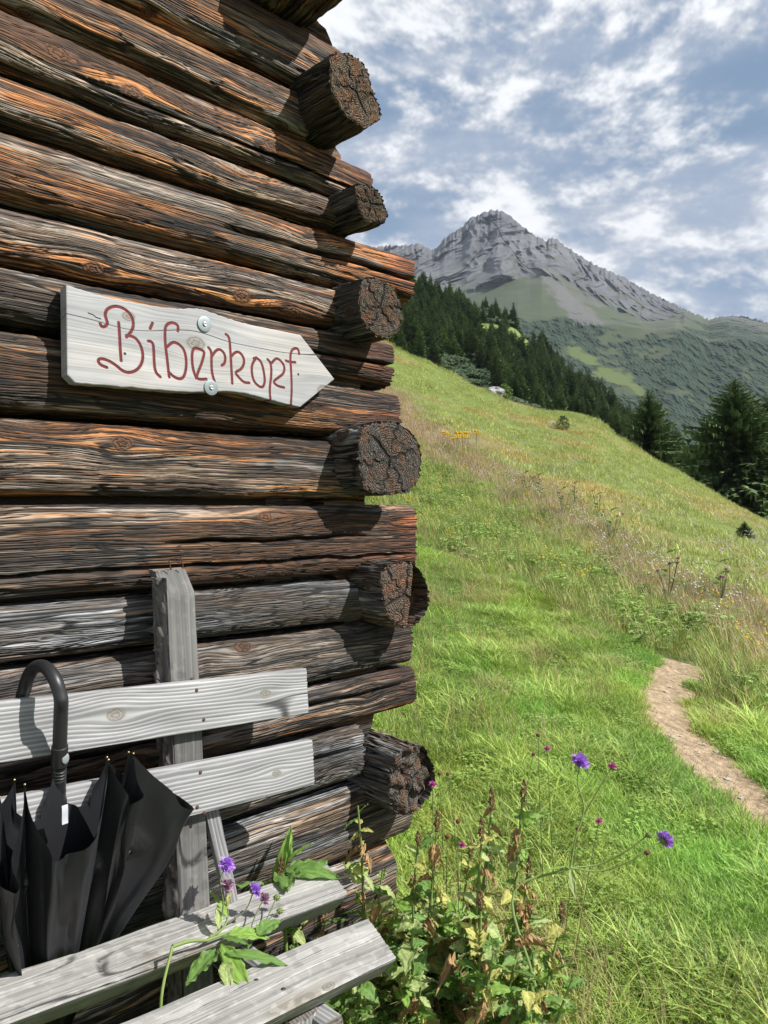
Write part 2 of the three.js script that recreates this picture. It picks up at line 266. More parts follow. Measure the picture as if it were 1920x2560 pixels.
      if (mode === 'sign') { const dk = sstep(0.1, 0.5, vfbm(X * 2.2 + 7, Y * 16, 4)); c = c.map((q, n) => lerp(q, [0.50, 0.47, 0.44][n] * l, dk * 0.7)); }
      if (core > 0) { const m = 0.8 + 0.25 * ring; c = c.map((q, n) => lerp(q, [0.25, 0.225, 0.19][n] * m, core * 0.8)); }
    }
    hA[j * W + i] = clamp(h); cA.set(c, (j * W + i) * 3);
  }
  const build = () => ({
    map: tex(W, H, (i, j, c) => { const o = (j * W + i) * 3; c[0] = cA[o]; c[1] = cA[o + 1]; c[2] = cA[o + 2]; }),
    bump: tex(W, H, (i, j, c) => { c[0] = c[1] = c[2] = hA[j * W + i]; }, false),
  });
  const mir = (a) => { a = Math.abs(a) % 2; return a > 1 ? 2 - a : a; };
  const sample = (u, v) => { const x = mir(u) * (W - 1), y = mir(v) * (H - 1), i = Math.min(W - 2, x | 0), j = Math.min(H - 2, y | 0), fx = x - i, fy = y - j, o = j * W + i; return lerp(lerp(hA[o], hA[o + 1], fx), lerp(hA[o + W], hA[o + W + 1], fx), fy); };
  return { W, H, len, hgt, hA, cA, sample, build };
}
const WL = [1, 2, 3, 4].map((s) => { const w = wood({ seed: s, knots: 5 + s, grey: s === 4, at: s === 1 ? [[2.45, 0.31, 0.016], [2.30, 0.293, 0.017], [1.96, 0.302, 0.015]] : [] }); return { ...w, ...w.build() }; });
const WB = { ...(() => { const w = wood({ seed: 7, knots: 3, mode: 'board', at: [[1.64, 0.146, 0.0095], [2.37, 0.288, 0.008], [2.05, 0.30, 0.007]] }); return { ...w, ...w.build() }; })() };
const WP = { ...(() => { const w = wood({ seed: 9, knots: 2, mode: 'plank' }); return { ...w, ...w.build() }; })() };
const woodMat = (w, scale = 0.004, extra = {}) => std({ map: w.map, bumpMap: w.bump, bumpScale: scale, roughness: 0.8, vertexColors: true, ...extra });
const ML = WL.map((w) => woodMat(w, 0.009)), MB = woodMat(WB, 0.0016), MP = woodMat(WP, 0.002);

// a log or plank swept from A to B: superellipse section, real relief taken from its wood
function beam({ A, B, up, out, h0, h1, d0, d1, k = 2.4, nx = 200, ns = 64, w, u0 = 0, v0 = 0, amp = 0.006, wob = 0.004, jag = 0.004, cracks = [], tone, front = 2.4, seed = 0 }) {
  const ax = B.clone().sub(A), L = ax.length(); ax.normalize();
  h1 ??= h0; d1 ??= d0;
  const hm = (h0 + h1) / 2, dm = (d0 + d1) / 2, F = 720, S = [], sp = (c) => Math.sign(c) * Math.pow(Math.abs(c), 2 / k);
  let acc = [0], wacc = [0];
  for (let i = 0; i <= F; i++) { const a = Math.PI + i / F * 2 * Math.PI; S.push([sp(Math.cos(a)), sp(Math.sin(a))]); if (i) { const l = Math.hypot((S[i][0] - S[i - 1][0]) * dm / 2, (S[i][1] - S[i - 1][1]) * hm / 2); acc.push(acc[i - 1] + l); wacc.push(wacc[i - 1] + l * (S[i][0] > -0.2 ? front : 1)); } }
  const sec = []; let q = 0;
  for (let j = 0; j <= ns; j++) { const g = wacc[F] * j / ns; while (q < F - 1 && wacc[q + 1] < g) q++; const f = clamp((g - wacc[q]) / Math.max(1e-9, wacc[q + 1] - wacc[q])); sec.push([lerp(S[q][0], S[q + 1][0], f), lerp(S[q][1], S[q + 1][1], f), lerp(acc[q], acc[q + 1], f)]); }
  const P = [], U = [], C = [], p = V3(0, 0, 0), I = gridIndex(nx, ns, true);
  for (let i = 0; i <= nx; i++) {
    const t = i / nx, hh = lerp(h0, h1, t) / 2, dd = lerp(d0, d1, t) / 2, s = t * L;
    const oy = wob * (n2(s * 1.6 + seed * 7.7, 1.5) + 0.4 * n2(s * 6 + seed, 7)), oz = wob * n2(s * 1.9 + seed * 3.1, 40.2);
    for (let j = 0; j <= ns; j++) {
      const [so, su, al] = sec[j], jj = j === ns ? 0 : j;
      const u = s / w.len + u0, v = al / w.hgt + v0;
      let rel = (w.sample(u, v) - 0.62) * amp + wob * 0.5 * n2(s * 4 + seed, su * 2 + so * 3);
      let dk = 0;
      for (const c of cracks) { const y0 = c.y + c.slope * (t - c.t0) + 0.05 * n2(s * 5 + seed, c.y * 9), in_ = sstep(c.t0, c.t0 + 0.06, t) * (1 - sstep(c.t1 - 0.06, c.t1, t)); if (so > 0) { const e = (1 - sstep(c.w * 0.35, c.w, Math.abs(su - y0))) * in_; rel -= c.d * e; dk = Math.max(dk, e); } }
      const nl = Math.hypot(so / dd, su / hh) || 1, no = so / dd / nl, nu = su / hh / nl;
      const en = (i === 0 || i === nx) ? 1 : 0, jx = (t > 0.98 || t < 0.02) ? jag * (n2(jj * 1.7, seed + (t > 0.5 ? 5 : 0)) + 0.5 * n2(jj * 0.4, seed)) * (t > 0.5 ? 1 : -1) : 0;
      p.copy(A).addScaledVector(ax, s + jx).addScaledVector(out, so * dd + no * rel + oz).addScaledVector(up, su * hh + nu * rel + oy);
      P.push(p.x, p.y, p.z); U.push(u, v);
      const c = tone ? tone(s, su, so, t) : [1, 1, 1]; C.push(c[0], c[1], c[2]);
    }
  }
  for (const e of [0, 1]) { // end faces
    const b = P.length / 3, ring = e ? nx * (ns + 1) : 0, c = V3(0, 0, 0);
    for (let j = 0; j < ns; j++) c.add(p.fromArray(P, (ring + j) * 3)); c.multiplyScalar(1 / ns).addScaledVector(ax, e ? 0.004 : -0.004);
    for (let j = 0; j <= ns; j++) { P.push(...P.slice((ring + j) * 3, (ring + j) * 3 + 3)); U.push(sec[j][0] * dm / 2 / w.len * 0.3, sec[j][1] * hm / 2 / w.hgt); C.push(0.5, 0.45, 0.4); }
    P.push(c.x, c.y, c.z); U.push(0, 0); C.push(0.5, 0.45, 0.4);
    for (let j = 0; j < ns; j++) e ? I.push(b + j, b + j + 1, b + ns + 1) : I.push(b + j + 1, b + j, b + ns + 1);
  }
  const geo = geoOf(P, I, U, C);
  return k > 6 ? toCreasedNormals(geo, 0.75) : geo;
}

// ---------------------------------------------------------------- log hut
const UP = V3(0, 1, 0), OUT = V3(0, 0, 1);
const hut = thing('log_hut', 'weathered brown log hut with interlocked corner logs beside the meadow', 'log hut');
// front wall: lower and upper joint of each log at x = -0.9 and at x = -0.1, right end, wood, tone (grey 0 .. amber 1), darkness
const J = [[0.34, 0.345], [0.538, 0.546], [0.693, 0.701], [0.813, 0.82], [0.965, 0.961], [1.081, 1.081], [1.273, 1.276], [1.432, 1.437], [1.596, 1.584], [1.705, 1.718], [1.821, 1.825], [1.96, 1.965], [2.061, 2.05], [2.182, 2.163], [2.29, 2.283], [2.45, 2.45], [2.60, 2.60], [2.76, 2.76], [2.92, 2.92], [3.08, 3.08]];
const LOGS = [ // end x, wood, u offset, v offset, amber, light, k, depth, cracks, reddish end from x
  [0.155, 3, 0.10, 0.3, 0.4, 0.75, 2.6, 0.16, []],
  [-0.02, 3, 0.45, 0.1, 0.3, 1.0, 2.8, 0.165, [[0.25, 0.0, 1, 0.10]]],
  [0.176, 2, 0.05, 0.6, 0.7, 0.8, 3.2, 0.15, [[0.35, 0.2, 1, 0.08]], 0.05],
  [0.16, 3, 0.30, 0.9, 0.9, 0.55, 2.8, 0.15, [], 0.03],
  [-0.02, 3, 0.00, 0.4, 0.4, 0.9, 2.4, 0.15, []],
  [0.178, 2, 0.55, 0.2, 0.75, 1.05, 3.4, 0.15, [[-0.55, 0.0, 1, 0.06], [0.1, 0.45, 0.9, 0.05]], 0.06],
  [-0.03, 0, 0.62, 0.0, 0.85, 0.9, 3.6, 0.155, []],
  [0.114, 1, 0.20, 0.75, 0.8, 0.8, 2.8, 0.155, [], 0.0],
  [0.088, 2, 0.35, 0.45, 0.95, 0.9, 2.8, 0.15, [[-0.1, 0.75, 1.01, 0.08]], 0.0],
  [-0.10, 0, 0.15, 0.55, 1.0, 1.1, 2.6, 0.15, []],
  [0.166, 1, 0.70, 0.35, 0.95, 0.9, 2.8, 0.155, [[-0.05, 0.55, 1.01, 0.11]], 0.05],
  [-0.10, 2, 0.10, 0.9, 1.0, 1.0, 2.2, 0.15, []],
  [0.012, 0, 0.48, 0.2, 0.95, 1.05, 2.6, 0.155, [[-0.45, 0.4, 1.01, 0.09]], -0.05],
  [-0.19, 1, 0.33, 0.65, 0.6, 1.05, 2.2, 0.16, []],
  [-0.10, 2, 0.80, 0.1, 0.85, 0.95, 2.4, 0.16, []],
  [-0.25, 0, 0.40, 0.8, 0.7, 0.9, 2.4, 0.16, []],
  [-0.10, 1, 0.60, 0.15, 0.7, 1.0, 2.4, 0.16, []],
  [-0.25, 2, 0.30, 0.5, 0.7, 1.0, 2.4, 0.16, []],
  [-0.10, 0, 0.90, 0.3, 0.7, 1.0, 2.4, 0.16, []],
];
LOGS.forEach(([xe, wi, u0, v0, am, li, k, dep, cr, redX], i) => {
  const x0 = -2.3, yAt = (q, x) => lerp(J[q][0], J[q][1], (x + 0.9) / 0.8);
  const A = V3(x0, (yAt(i, x0) + yAt(i + 1, x0)) / 2, -dep / 2), B = V3(xe, (yAt(i, xe) + yAt(i + 1, xe)) / 2, -dep / 2);
  const seen = i < 16, kk = k + 1.3;
  const g = beam({
    A, B, up: UP, out: OUT, h0: (yAt(i + 1, x0) - yAt(i, x0)) * 0.91, h1: (yAt(i + 1, xe) - yAt(i, xe)) * 0.91, d0: dep, k: kk, nx: seen ? 520 : 60, ns: seen ? 128 : 24, w: WL[wi], u0, v0, amp: 0.0042, wob: 0.002, jag: 0.008, seed: i,
    cracks: cr.map(([y, t0, t1, w]) => ({ y, t0: lerp(0.42, 1, t0), t1: t1 > 1 ? 1.2 : lerp(0.42, 1, t1), w, d: 0.030, slope: 0.08 * Math.sin(i * 3) })),
    tone: (s, su, so) => {
      const x = s + x0, m = sstep(-0.35, 0.35, 0.55 * n2(x * 1.3 + i * 5, su * 0.9 + i) + 0.35 * n2(x * 6 + i, su * 5) + (am - 0.5) * 0.9);
      const red = redX !== undefined ? sstep(redX - 0.03, redX + 0.05, x + 0.04 * n2(su * 4, i) + 0.03 * n2(x * 20, su * 9)) : 0, pale = sstep(0.15, 0.5, n2(x * 1.1 - i * 3, su * 0.7) + 0.3 * n2(x * 3, su * 6) + (su - 0.3) * 0.35) * 0.5;
      const grey = [0.90, 0.96, 1.04], amb = [1.10, 0.90, 0.74], rd = [0.95, 0.56, 0.40];
      return [0, 1, 2].map((q) => lerp(lerp(grey[q], amb[q], m * (1 - pale)), rd[q], red * 0.8) * li * 0.84 * (1 + pale * 0.3));
    },
  });
  put('wall_log', g, ML[wi], hut);
});
// end grain: rings crossed by drying checks that break it into small blocks
const endH = (() => {
  const W = 512, A = new Float32Array(W * W);
  for (let j = 0; j < W; j++) for (let i = 0; i < W; i++) {
    const x = (i / W - 0.5) * 2, y = (j / W - 0.5) * 2, r = Math.hypot(x, y), a = Math.atan2(y, x), wr = r + 0.03 * n2(x * 3, y * 3);
    const rings = Math.abs(((wr * 19 + 0.2 * n2(x * 7, y * 7)) % 1) - 0.5) * 2, nsp = r < 0.2 ? 12 : r < 0.45 ? 28 : r < 0.75 ? 54 : 80, aw = a / (2 * Math.PI) * nsp + 0.7 * n2(x * 5 + 3, y * 5) + Math.floor(wr * 19) * 0.10;
    const rad = Math.abs((((aw % 1) + 1) % 1) - 0.5) * 2, big = [0.35, 1.5, 2.4, 3.5, 4.3, 5.6].reduce((m, b, n) => { let d = Math.abs(((a + Math.PI - b + 0.16 * n2(r * 4, n * 7) + 9.4248) % 6.2832) - Math.PI) * r; return Math.min(m, d + (r < 0.08 ? 0.0 : 0) + (n % 2 ? sstep(0.5, 1, r) * 0.05 : (1 - sstep(0.1, 0.5, r)) * 0.04)); }, 1);
    A[j * W + i] = clamp(0.25 + 0.5 * sstep(0.04, 0.4, 1 - rings) * sstep(0.03, 0.30, 1 - rad) + 0.08 * n2(x * 30, y * 30) + 0.12 * n2(x * 6, y * 6) + 0.15 * (1 - sstep(0.02, 0.10, r)) - 0.7 * (1 - sstep(0.014, 0.050, big)));
  }
  return { W, A, s: (u, v) => A[clamp(v * W | 0, 0, W - 1) * W + clamp(u * W | 0, 0, W - 1)] };
})();
const endMap = tex(512, 512, (i, j, c) => { const h = endH.A[j * 512 + i], x = i / 256 - 1, y = j / 256 - 1, m = sstep(-0.2, 0.5, fbm(x * 1.4 + 4, y * 1.4, 4)), l = 0.12 + 1.55 * h * h; c[0] = lerp(0.115, 0.17, m) * l; c[1] = lerp(0.097, 0.096, m) * l; c[2] = lerp(0.080, 0.058, m) * l; }, true, THREE.ClampToEdgeWrapping);
const endBump = tex(512, 512, (i, j, c) => { c[0] = c[1] = c[2] = endH.A[j * 512 + i]; }, false, THREE.ClampToEdgeWrapping);
const endMat = (c) => std({ map: endMap, bumpMap: endBump, bumpScale: 0.0045, roughness: 0.95, color: c });
const ENDS = [ // outline (x, y) of the sawn end, how far it stands out, tint of the end, wood, side tint
  [[[-0.006, 0.604], [0.011, 0.637], [0.054, 0.65], [0.099, 0.638], [0.126, 0.61], [0.15, 0.556], [0.15, 0.524], [0.122, 0.493], [0.081, 0.474], [0.032, 0.472], [-0.008, 0.505], [-0.022, 0.56]], 0.095, rgb(0.95, 0.95, 0.95), 3, [0.8, 0.8, 0.8]],
  [[[-0.02, 1.118], [0.049, 1.122], [0.079, 1.112], [0.103, 1.089], [0.131, 1.04], [0.128, 0.997], [0.091, 0.958], [0.061, 0.952], [0.02, 0.957], [-0.02, 0.985], [-0.034, 1.023], [-0.043, 1.061], [-0.045, 1.09]], 0.09, rgb(1.15, 1.0, 0.9), 3, [0.9, 0.9, 0.9]],
  [[[-0.097, 1.463], [-0.054, 1.476], [0.014, 1.478], [0.061, 1.458], [0.097, 1.422], [0.103, 1.376], [0.091, 1.333], [0.055, 1.302], [-0.003, 1.295], [-0.07, 1.296], [-0.097, 1.311], [-0.113, 1.343], [-0.121, 1.398], [-0.113, 1.438]], 0.09, rgb(0.8, 0.8, 0.8), 3, [0.6, 0.6, 0.58]],
  [[[-0.102, 1.821], [-0.054, 1.831], [-0.003, 1.821], [0.025, 1.789], [0.031, 1.753], [0.022, 1.718], [-0.009, 1.692], [-0.054, 1.685], [-0.097, 1.707], [-0.113, 1.732], [-0.116, 1.767]], 0.09, rgb(1.0, 0.95, 0.85), 3, [0.5, 0.5, 0.46]],
  [[[-0.128, 2.04], [-0.105, 2.05], [-0.086, 2.053], [-0.060, 2.051], [-0.043, 2.045], [-0.028, 2.02], [-0.02, 1.998], [-0.024, 1.985], [-0.032, 1.975], [-0.06, 1.969], [-0.092, 1.965], [-0.108, 1.972], [-0.116, 1.985], [-0.125, 2.012]], 0.09, rgb(1.1, 1.05, 0.9), 3, [0.45, 0.45, 0.42]],
  [[[-0.224, 2.308], [-0.185, 2.327], [-0.139, 2.33], [-0.118, 2.318], [-0.108, 2.304], [-0.097, 2.276], [-0.07, 2.231], [-0.081, 2.203], [-0.118, 2.173], [-0.185, 2.177], [-0.225, 2.215], [-0.232, 2.26]], 0.12, rgb(1.25, 1.1, 0.9), 3, [0.5, 0.5, 0.46]],
  [[[-0.38, 2.63], [-0.28, 2.65], [-0.19, 2.63], [-0.165, 2.56], [-0.17, 2.47], [-0.21, 2.45], [-0.33, 2.45], [-0.38, 2.48]], 0.115, rgb(1.1, 1, 0.9), 2, [0.6, 0.5, 0.42]],
  [[[-0.24, 2.95], [-0.14, 2.97], [-0.05, 2.94], [-0.03, 2.86], [-0.06, 2.79], [-0.14, 2.77], [-0.22, 2.80], [-0.25, 2.87]], 0.11, rgb(1.1, 1, 0.9), 1, [0.8, 0.8, 0.75]],
];
ENDS.forEach(([poly, p, ec, wi, tone], n) => {
  const N = 120, curve = new THREE.CatmullRomCurve3(poly.map(([x, y]) => V3(x, y, 0)), true, 'catmullrom', 0.35), ring = curve.getSpacedPoints(N), c = V3(0, 0, 0);
  ring.pop(); ring.forEach((q) => c.add(q)); c.multiplyScalar(1 / N);
  if (THREE.ShapeUtils.area(ring) < 0) ring.reverse();
  const w = WL[wi], M = 46, P = [], U = [], C = [];
  for (let i = 0; i <= M; i++) {
    const s = (i / M) ** 1.6 * 1.0, depth = i === M ? 3.2 : lerp(0, 0.42, s);
    for (let j = 0; j <= N; j++) {
      const q = ring[j % N], u = depth / w.len + n * 0.13, v = j / N * 0.62 / w.hgt + n * 0.3, rel = (w.sample(u, v) - 0.6) * 0.010, dx = q.x - c.x, dy = q.y - c.y, r = Math.hypot(dx, dy);
      const crumble = depth < 0.02 ? -0.0025 * Math.abs(n2((j % N) * 0.9, n)) : 0, k = 1 + (rel + crumble) / r, zj = i === 0 ? 0.004 * n2((j % N) * 0.8, n * 5) : 0;
      P.push(c.x + dx * k, c.y + dy * k, p - depth + zj); U.push(u, v);
      const m = 0.85 + 0.25 * n2(depth * 9, j * 0.2); C.push(tone[0] * m, tone[1] * m, tone[2] * m);
    }
  }
  const log = put('corner_log', geoOf(P, gridIndex(M, N), U, C), ML[wi], hut);
  const R = 40, Q = [], T = [], rmax = Math.max(...ring.map((q) => Math.hypot(q.x - c.x, q.y - c.y)));
  const rot = n * 1.1;
  for (let i = 0; i <= R; i++) for (let j = 0; j <= N; j++) {
    const q = ring[j % N], f = Math.pow(i / R, 0.9), dx = (q.x - c.x) * f, dy = (q.y - c.y) * f, ex = (dx * Math.cos(rot) - dy * Math.sin(rot)) / rmax, ey = (dx * Math.sin(rot) + dy * Math.cos(rot)) / rmax, u = 0.5 + ex * 0.5, v = 0.5 + ey * 0.5;
    const k = i === R ? 1 + (w.sample(n * 0.13, j / N * 0.62 / w.hgt + n * 0.3) - 0.6) * 0.010 / Math.hypot(dx, dy) - 0.0025 * Math.abs(n2((j % N) * 0.9, n)) / Math.hypot(dx, dy) : 1;
    let z = p + (endH.s(u, v) - 0.5) * 0.004 + 0.002 * n2(ex * 3 + n, ey * 3) - 0.004 * sstep(0.9, 1, f);
    if (n === 1) z -= 0.05 * sstep(0.008, 0.02, dx - 0.012 - dy * 0.15) ;       // a slab has split away from this end
    if (n === 0) z -= 0.020 * sstep(0.01, 0.05, dx) + 0.012 * n2(ex * 2, ey * 2);
    if (i === R) z = p + 0.004 * n2((j % N) * 0.8, n * 5) + (n === 1 && dx > 0.02 ? -0.05 : 0) * 0;
    Q.push(c.x + dx * k, c.y + dy * k, z); T.push(u, v);
  }
  put('end_grain', geoOf(Q, gridIndex(R, N), T), endMat(ec), log);
});
// side wall, running back from the corner between the corner logs
[[0.30, 0.46], [0.63, 0.97], [1.08, 1.35], [1.45, 1.72], [1.80, 2.0], [2.03, 2.22], [2.3, 2.5], [2.6, 2.82]].forEach(([a, b], i) => put('side_wall_log', beam({ A: V3(0.01 - 0.03 * i, (a + b) / 2, -0.04), B: V3(0.01 - 0.03 * i, (a + b) / 2, -3.1), up: UP, out: V3(1, 0, 0), h0: (b - a) * 1.02, d0: 0.16, k: 2.6, nx: 60, ns: 24, w: WL[i % 3], u0: i * 0.2, v0: i * 0.31, amp: 0.008, seed: 50 + i }), ML[i % 3], hut));
put('inner_boarding', new THREE.BoxGeometry(2.1, 2.7, 0.03).translate(-1.25, 1.7, -0.20), std({ color: rgb(0.22, 0.16, 0.11) }), hut);
put('foundation_sill', beam({ A: V3(-2.3, 0.24, -0.1), B: V3(0.1, 0.24, -0.1), up: UP, out: OUT, h0: 0.22, d0: 0.2, k: 3, nx: 80, ns: 30, w: WL[2], u0: 0.3, v0: 0.1, amp: 0.01, seed: 77 }), ML[2], hut);
for (let i = 0; i < 9; i++) { const z = 0.30 - i * 0.42, y = 3.12 + (0.30 - z) * 0.42; put('roof_board', new THREE.BoxGeometry(2.9, 0.03, 0.46).rotateX(Math.atan(0.42)).translate(-1.05, y + (i % 2) * 0.012, z), std({ color: rgb(0.20, 0.16, 0.13), map: WP.map }), hut); }
console.log('hut');

// ---------------------------------------------------------------- sign
{
  const O = [[-0.799, 1.677], [-0.743, 1.67], [-0.669, 1.668], [-0.582, 1.671], [-0.519, 1.682], [-0.461, 1.675], [-0.39, 1.669], [-0.253, 1.668], [-0.149, 1.576], [-0.253, 1.497], [-0.336, 1.506], [-0.428, 1.515], [-0.549, 1.502], [-0.669, 1.498], [-0.782, 1.494], [-0.797, 1.508]];
  const S = [
    [[-0.734, 1.614], [-0.732, 1.608], [-0.725, 1.609], [-0.719, 1.616], [-0.722, 1.625], [-0.725, 1.633], [-0.721, 1.644], [-0.709, 1.652], [-0.696, 1.654], [-0.681, 1.65], [-0.67, 1.639], [-0.666, 1.625], [-0.669, 1.611], [-0.681, 1.596]],
    [[-0.681, 1.599], [-0.666, 1.601], [-0.652, 1.587], [-0.646, 1.567], [-0.648, 1.549], [-0.658, 1.534], [-0.673, 1.526], [-0.688, 1.527], [-0.703, 1.538], [-0.718, 1.545], [-0.733, 1.547], [-0.739, 1.542], [-0.734, 1.534], [-0.721, 1.531]],
    [[-0.697, 1.622], [-0.695, 1.596], [-0.694, 1.571], [-0.692, 1.548]], [[-0.631, 1.621], [-0.626, 1.633]], [[-0.635, 1.595], [-0.625, 1.597], [-0.623, 1.574], [-0.622, 1.545], [-0.618, 1.532], [-0.609, 1.526]],
    [[-0.57, 1.626], [-0.568, 1.635], [-0.574, 1.641], [-0.586, 1.641], [-0.596, 1.634], [-0.599, 1.623], [-0.598, 1.593], [-0.594, 1.567], [-0.591, 1.541], [-0.589, 1.528]],
    [[-0.594, 1.589], [-0.584, 1.601], [-0.57, 1.601], [-0.555, 1.59], [-0.55, 1.569], [-0.551, 1.546], [-0.557, 1.53], [-0.566, 1.526], [-0.578, 1.529], [-0.589, 1.537]],
    [[-0.503, 1.534], [-0.516, 1.531], [-0.527, 1.533], [-0.523, 1.546], [-0.514, 1.566], [-0.508, 1.587], [-0.509, 1.593], [-0.521, 1.596], [-0.532, 1.597], [-0.537, 1.586], [-0.537, 1.567], [-0.534, 1.548], [-0.527, 1.533]],
    [[-0.498, 1.602], [-0.49, 1.597], [-0.491, 1.569], [-0.489, 1.546], [-0.483, 1.531]], [[-0.489, 1.585], [-0.481, 1.598], [-0.47, 1.603], [-0.46, 1.597], [-0.456, 1.586], [-0.458, 1.573], [-0.465, 1.568]],
    [[-0.455, 1.637], [-0.447, 1.636], [-0.444, 1.608], [-0.442, 1.576], [-0.439, 1.532]], [[-0.441, 1.591], [-0.433, 1.601], [-0.421, 1.604], [-0.41, 1.594], [-0.408, 1.58], [-0.416, 1.565], [-0.433, 1.557], [-0.421, 1.546], [-0.409, 1.537], [-0.395, 1.538]],
    [[-0.376, 1.597], [-0.388, 1.583], [-0.389, 1.562], [-0.383, 1.542], [-0.368, 1.532], [-0.358, 1.532], [-0.353, 1.546], [-0.356, 1.568], [-0.363, 1.59], [-0.376, 1.597], [-0.383, 1.594]],
    [[-0.346, 1.597], [-0.337, 1.593], [-0.335, 1.565], [-0.341, 1.53], [-0.338, 1.506]], [[-0.335, 1.59], [-0.326, 1.601], [-0.316, 1.603], [-0.303, 1.594], [-0.298, 1.582], [-0.303, 1.568], [-0.321, 1.556], [-0.331, 1.547], [-0.318, 1.539], [-0.3, 1.538]],
    [[-0.257, 1.622], [-0.258, 1.632], [-0.266, 1.635], [-0.278, 1.629], [-0.283, 1.614], [-0.28, 1.58], [-0.278, 1.537], [-0.281, 1.496]], [[-0.295, 1.601], [-0.284, 1.599], [-0.268, 1.601]],
  ];
  const X0 = -0.82, Y0 = 1.48, WM = 0.70, HM = 0.22, W = 2048, H = 640, cv = document.createElement('canvas'); cv.width = W; cv.height = H;
  const g = cv.getContext('2d'), tx = (p) => [(p[0] - X0) / WM * W, (p[1] - Y0) / HM * H];
  const stroke = (color, w) => { g.strokeStyle = color; g.lineWidth = w; g.lineCap = g.lineJoin = 'round'; for (const s of S) { const q = s.map(tx); g.beginPath(); g.moveTo(...q[0]); for (let i = 1; i < q.length - 1; i++) g.quadraticCurveTo(...q[i], (q[i][0] + q[i + 1][0]) / 2, (q[i][1] + q[i + 1][1]) / 2); g.lineTo(...q[q.length - 1]); g.stroke(); } };
  g.fillStyle = '#000'; g.fillRect(0, 0, W, H); stroke('#600', 20); stroke('#f00', 14);
  g.strokeStyle = '#00f'; g.lineWidth = 6; g.lineCap = 'round'; g.beginPath(); [[-0.757, 1.6305], [-0.747, 1.6285], [-0.742, 1.625], [-0.733, 1.6235]].map(tx).forEach((q, i) => (i ? g.lineTo(...q) : g.moveTo(...q))); g.stroke();
  for (const k of [[-0.684, 1.563], [-0.259, 1.574]]) { g.fillStyle = '#00f'; g.beginPath(); g.arc(...tx(k), 8, 0, 7); g.fill(); }
  const D = g.getImageData(0, 0, W, H).data, w = wood({ W, H, len: WM, hgt: HM, seed: 5, knots: 3, mode: 'sign' });
  const map = tex(W, H, (i, j, c) => { const o = (j * W + i), r = D[o * 4] / 255, b = D[o * 4 + 2] / 255, m = sstep(0.2, 0.75, r), pinkish = sstep(0.08, 0.3, r) * (1 - m); for (let q = 0; q < 3; q++) { let x = w.cA[o * 3 + q]; x = lerp(x, [0.50, 0.20, 0.18][q], pinkish * (0.55 + 0.4 * n2(i / 30, j / 30))); x = lerp(x, [0.14, 0.010, 0.010][q] * (1 + 0.35 * n2(i / 14, j / 14)), m); c[q] = lerp(x, 0.03, b); } });
  const bump = tex(W, H, (i, j, c) => { const o = j * W + i; c[0] = c[1] = c[2] = clamp(w.hA[o] * 0.6 + 0.38 - 0.75 * D[o * 4] / 255 - 0.6 * D[o * 4 + 2] / 255); }, false);
  const sh = new THREE.Shape(); const c = new THREE.CatmullRomCurve3(O.slice(0, 7).map(([x, y]) => V3(x, y, 0))), d = new THREE.CatmullRomCurve3(O.slice(9, 15).map(([x, y]) => V3(x, y, 0)));
  const pts = [...c.getPoints(60), V3(-0.253, 1.668, 0), V3(-0.149, 1.576, 0), ...d.getPoints(50), V3(-0.797, 1.508, 0)].map((q, i) => new THREE.Vector2(q.x + 0.0008 * n2(i, 3), q.y + 0.0012 * n2(i * 0.6, 9)));
  sh.setFromPoints(pts);
  const geo = new THREE.ExtrudeGeometry(sh, { depth: 0.026, bevelEnabled: true, bevelSize: 0.0022, bevelThickness: 0.0022, bevelSegments: 2, bevelOffset: -0.0022, steps: 1 });
  const P = geo.attributes.position, U = geo.attributes.uv;
  for (let i = 0; i < P.count; i++) U.setXY(i, (P.getX(i) - X0) / WM, (P.getY(i) - Y0) / HM + (P.getZ(i) < 0.02 ? (0.026 - P.getZ(i)) * 1.2 : 0));
  geo.translate(0, 0, 0.009);
  const sign = thing('arrow_sign', 'whitish wooden arrow board with red carved lettering screwed to the log wall', 'sign');
  put('board', geo, std({ map, bumpMap: bump, bumpScale: 0.0035, roughness: 0.75 }), sign);
  for (const [x, y, rz] of [[-0.508, 1.651, 0.2], [-0.492, 1.517, 0.9]]) {
    const zz = [[0.0028, 0], [0.0162, 0], [0.0166, 0.0006], [0.0162, 0.0016], [0.006, 0.0018], [0.0045, 0.0014], [0.0028, 0.0012]].map(([r, h]) => new THREE.Vector2(r, h));
    const wa = put('washer', new THREE.LatheGeometry(zz, 40).rotateX(Math.PI / 2).translate(x, y, 0.0385), new THREE.MeshPhysicalMaterial({ color: rgb(0.30, 0.33, 0.32), metalness: 0.8, roughness: 0.45, iridescence: 1, iridescenceIOR: 1.9, iridescenceThicknessRange: [100, 330] }), sign);
    const hd = new THREE.LatheGeometry([[0, 0.0026], [0.0015, 0.0024], [0.002, 0.0042], [0.0042, 0.0042], [0.0050, 0.0030], [0.0050, 0.001]].map(([r, h]) => new THREE.Vector2(r, h)).reverse(), 24).rotateX(Math.PI / 2).translate(x, y, 0.0385);
    put('screw_head', hd, std({ color: rgb(0.55, 0.55, 0.52), metalness: 0.9, roughness: 0.4 }), wa);
  }
}

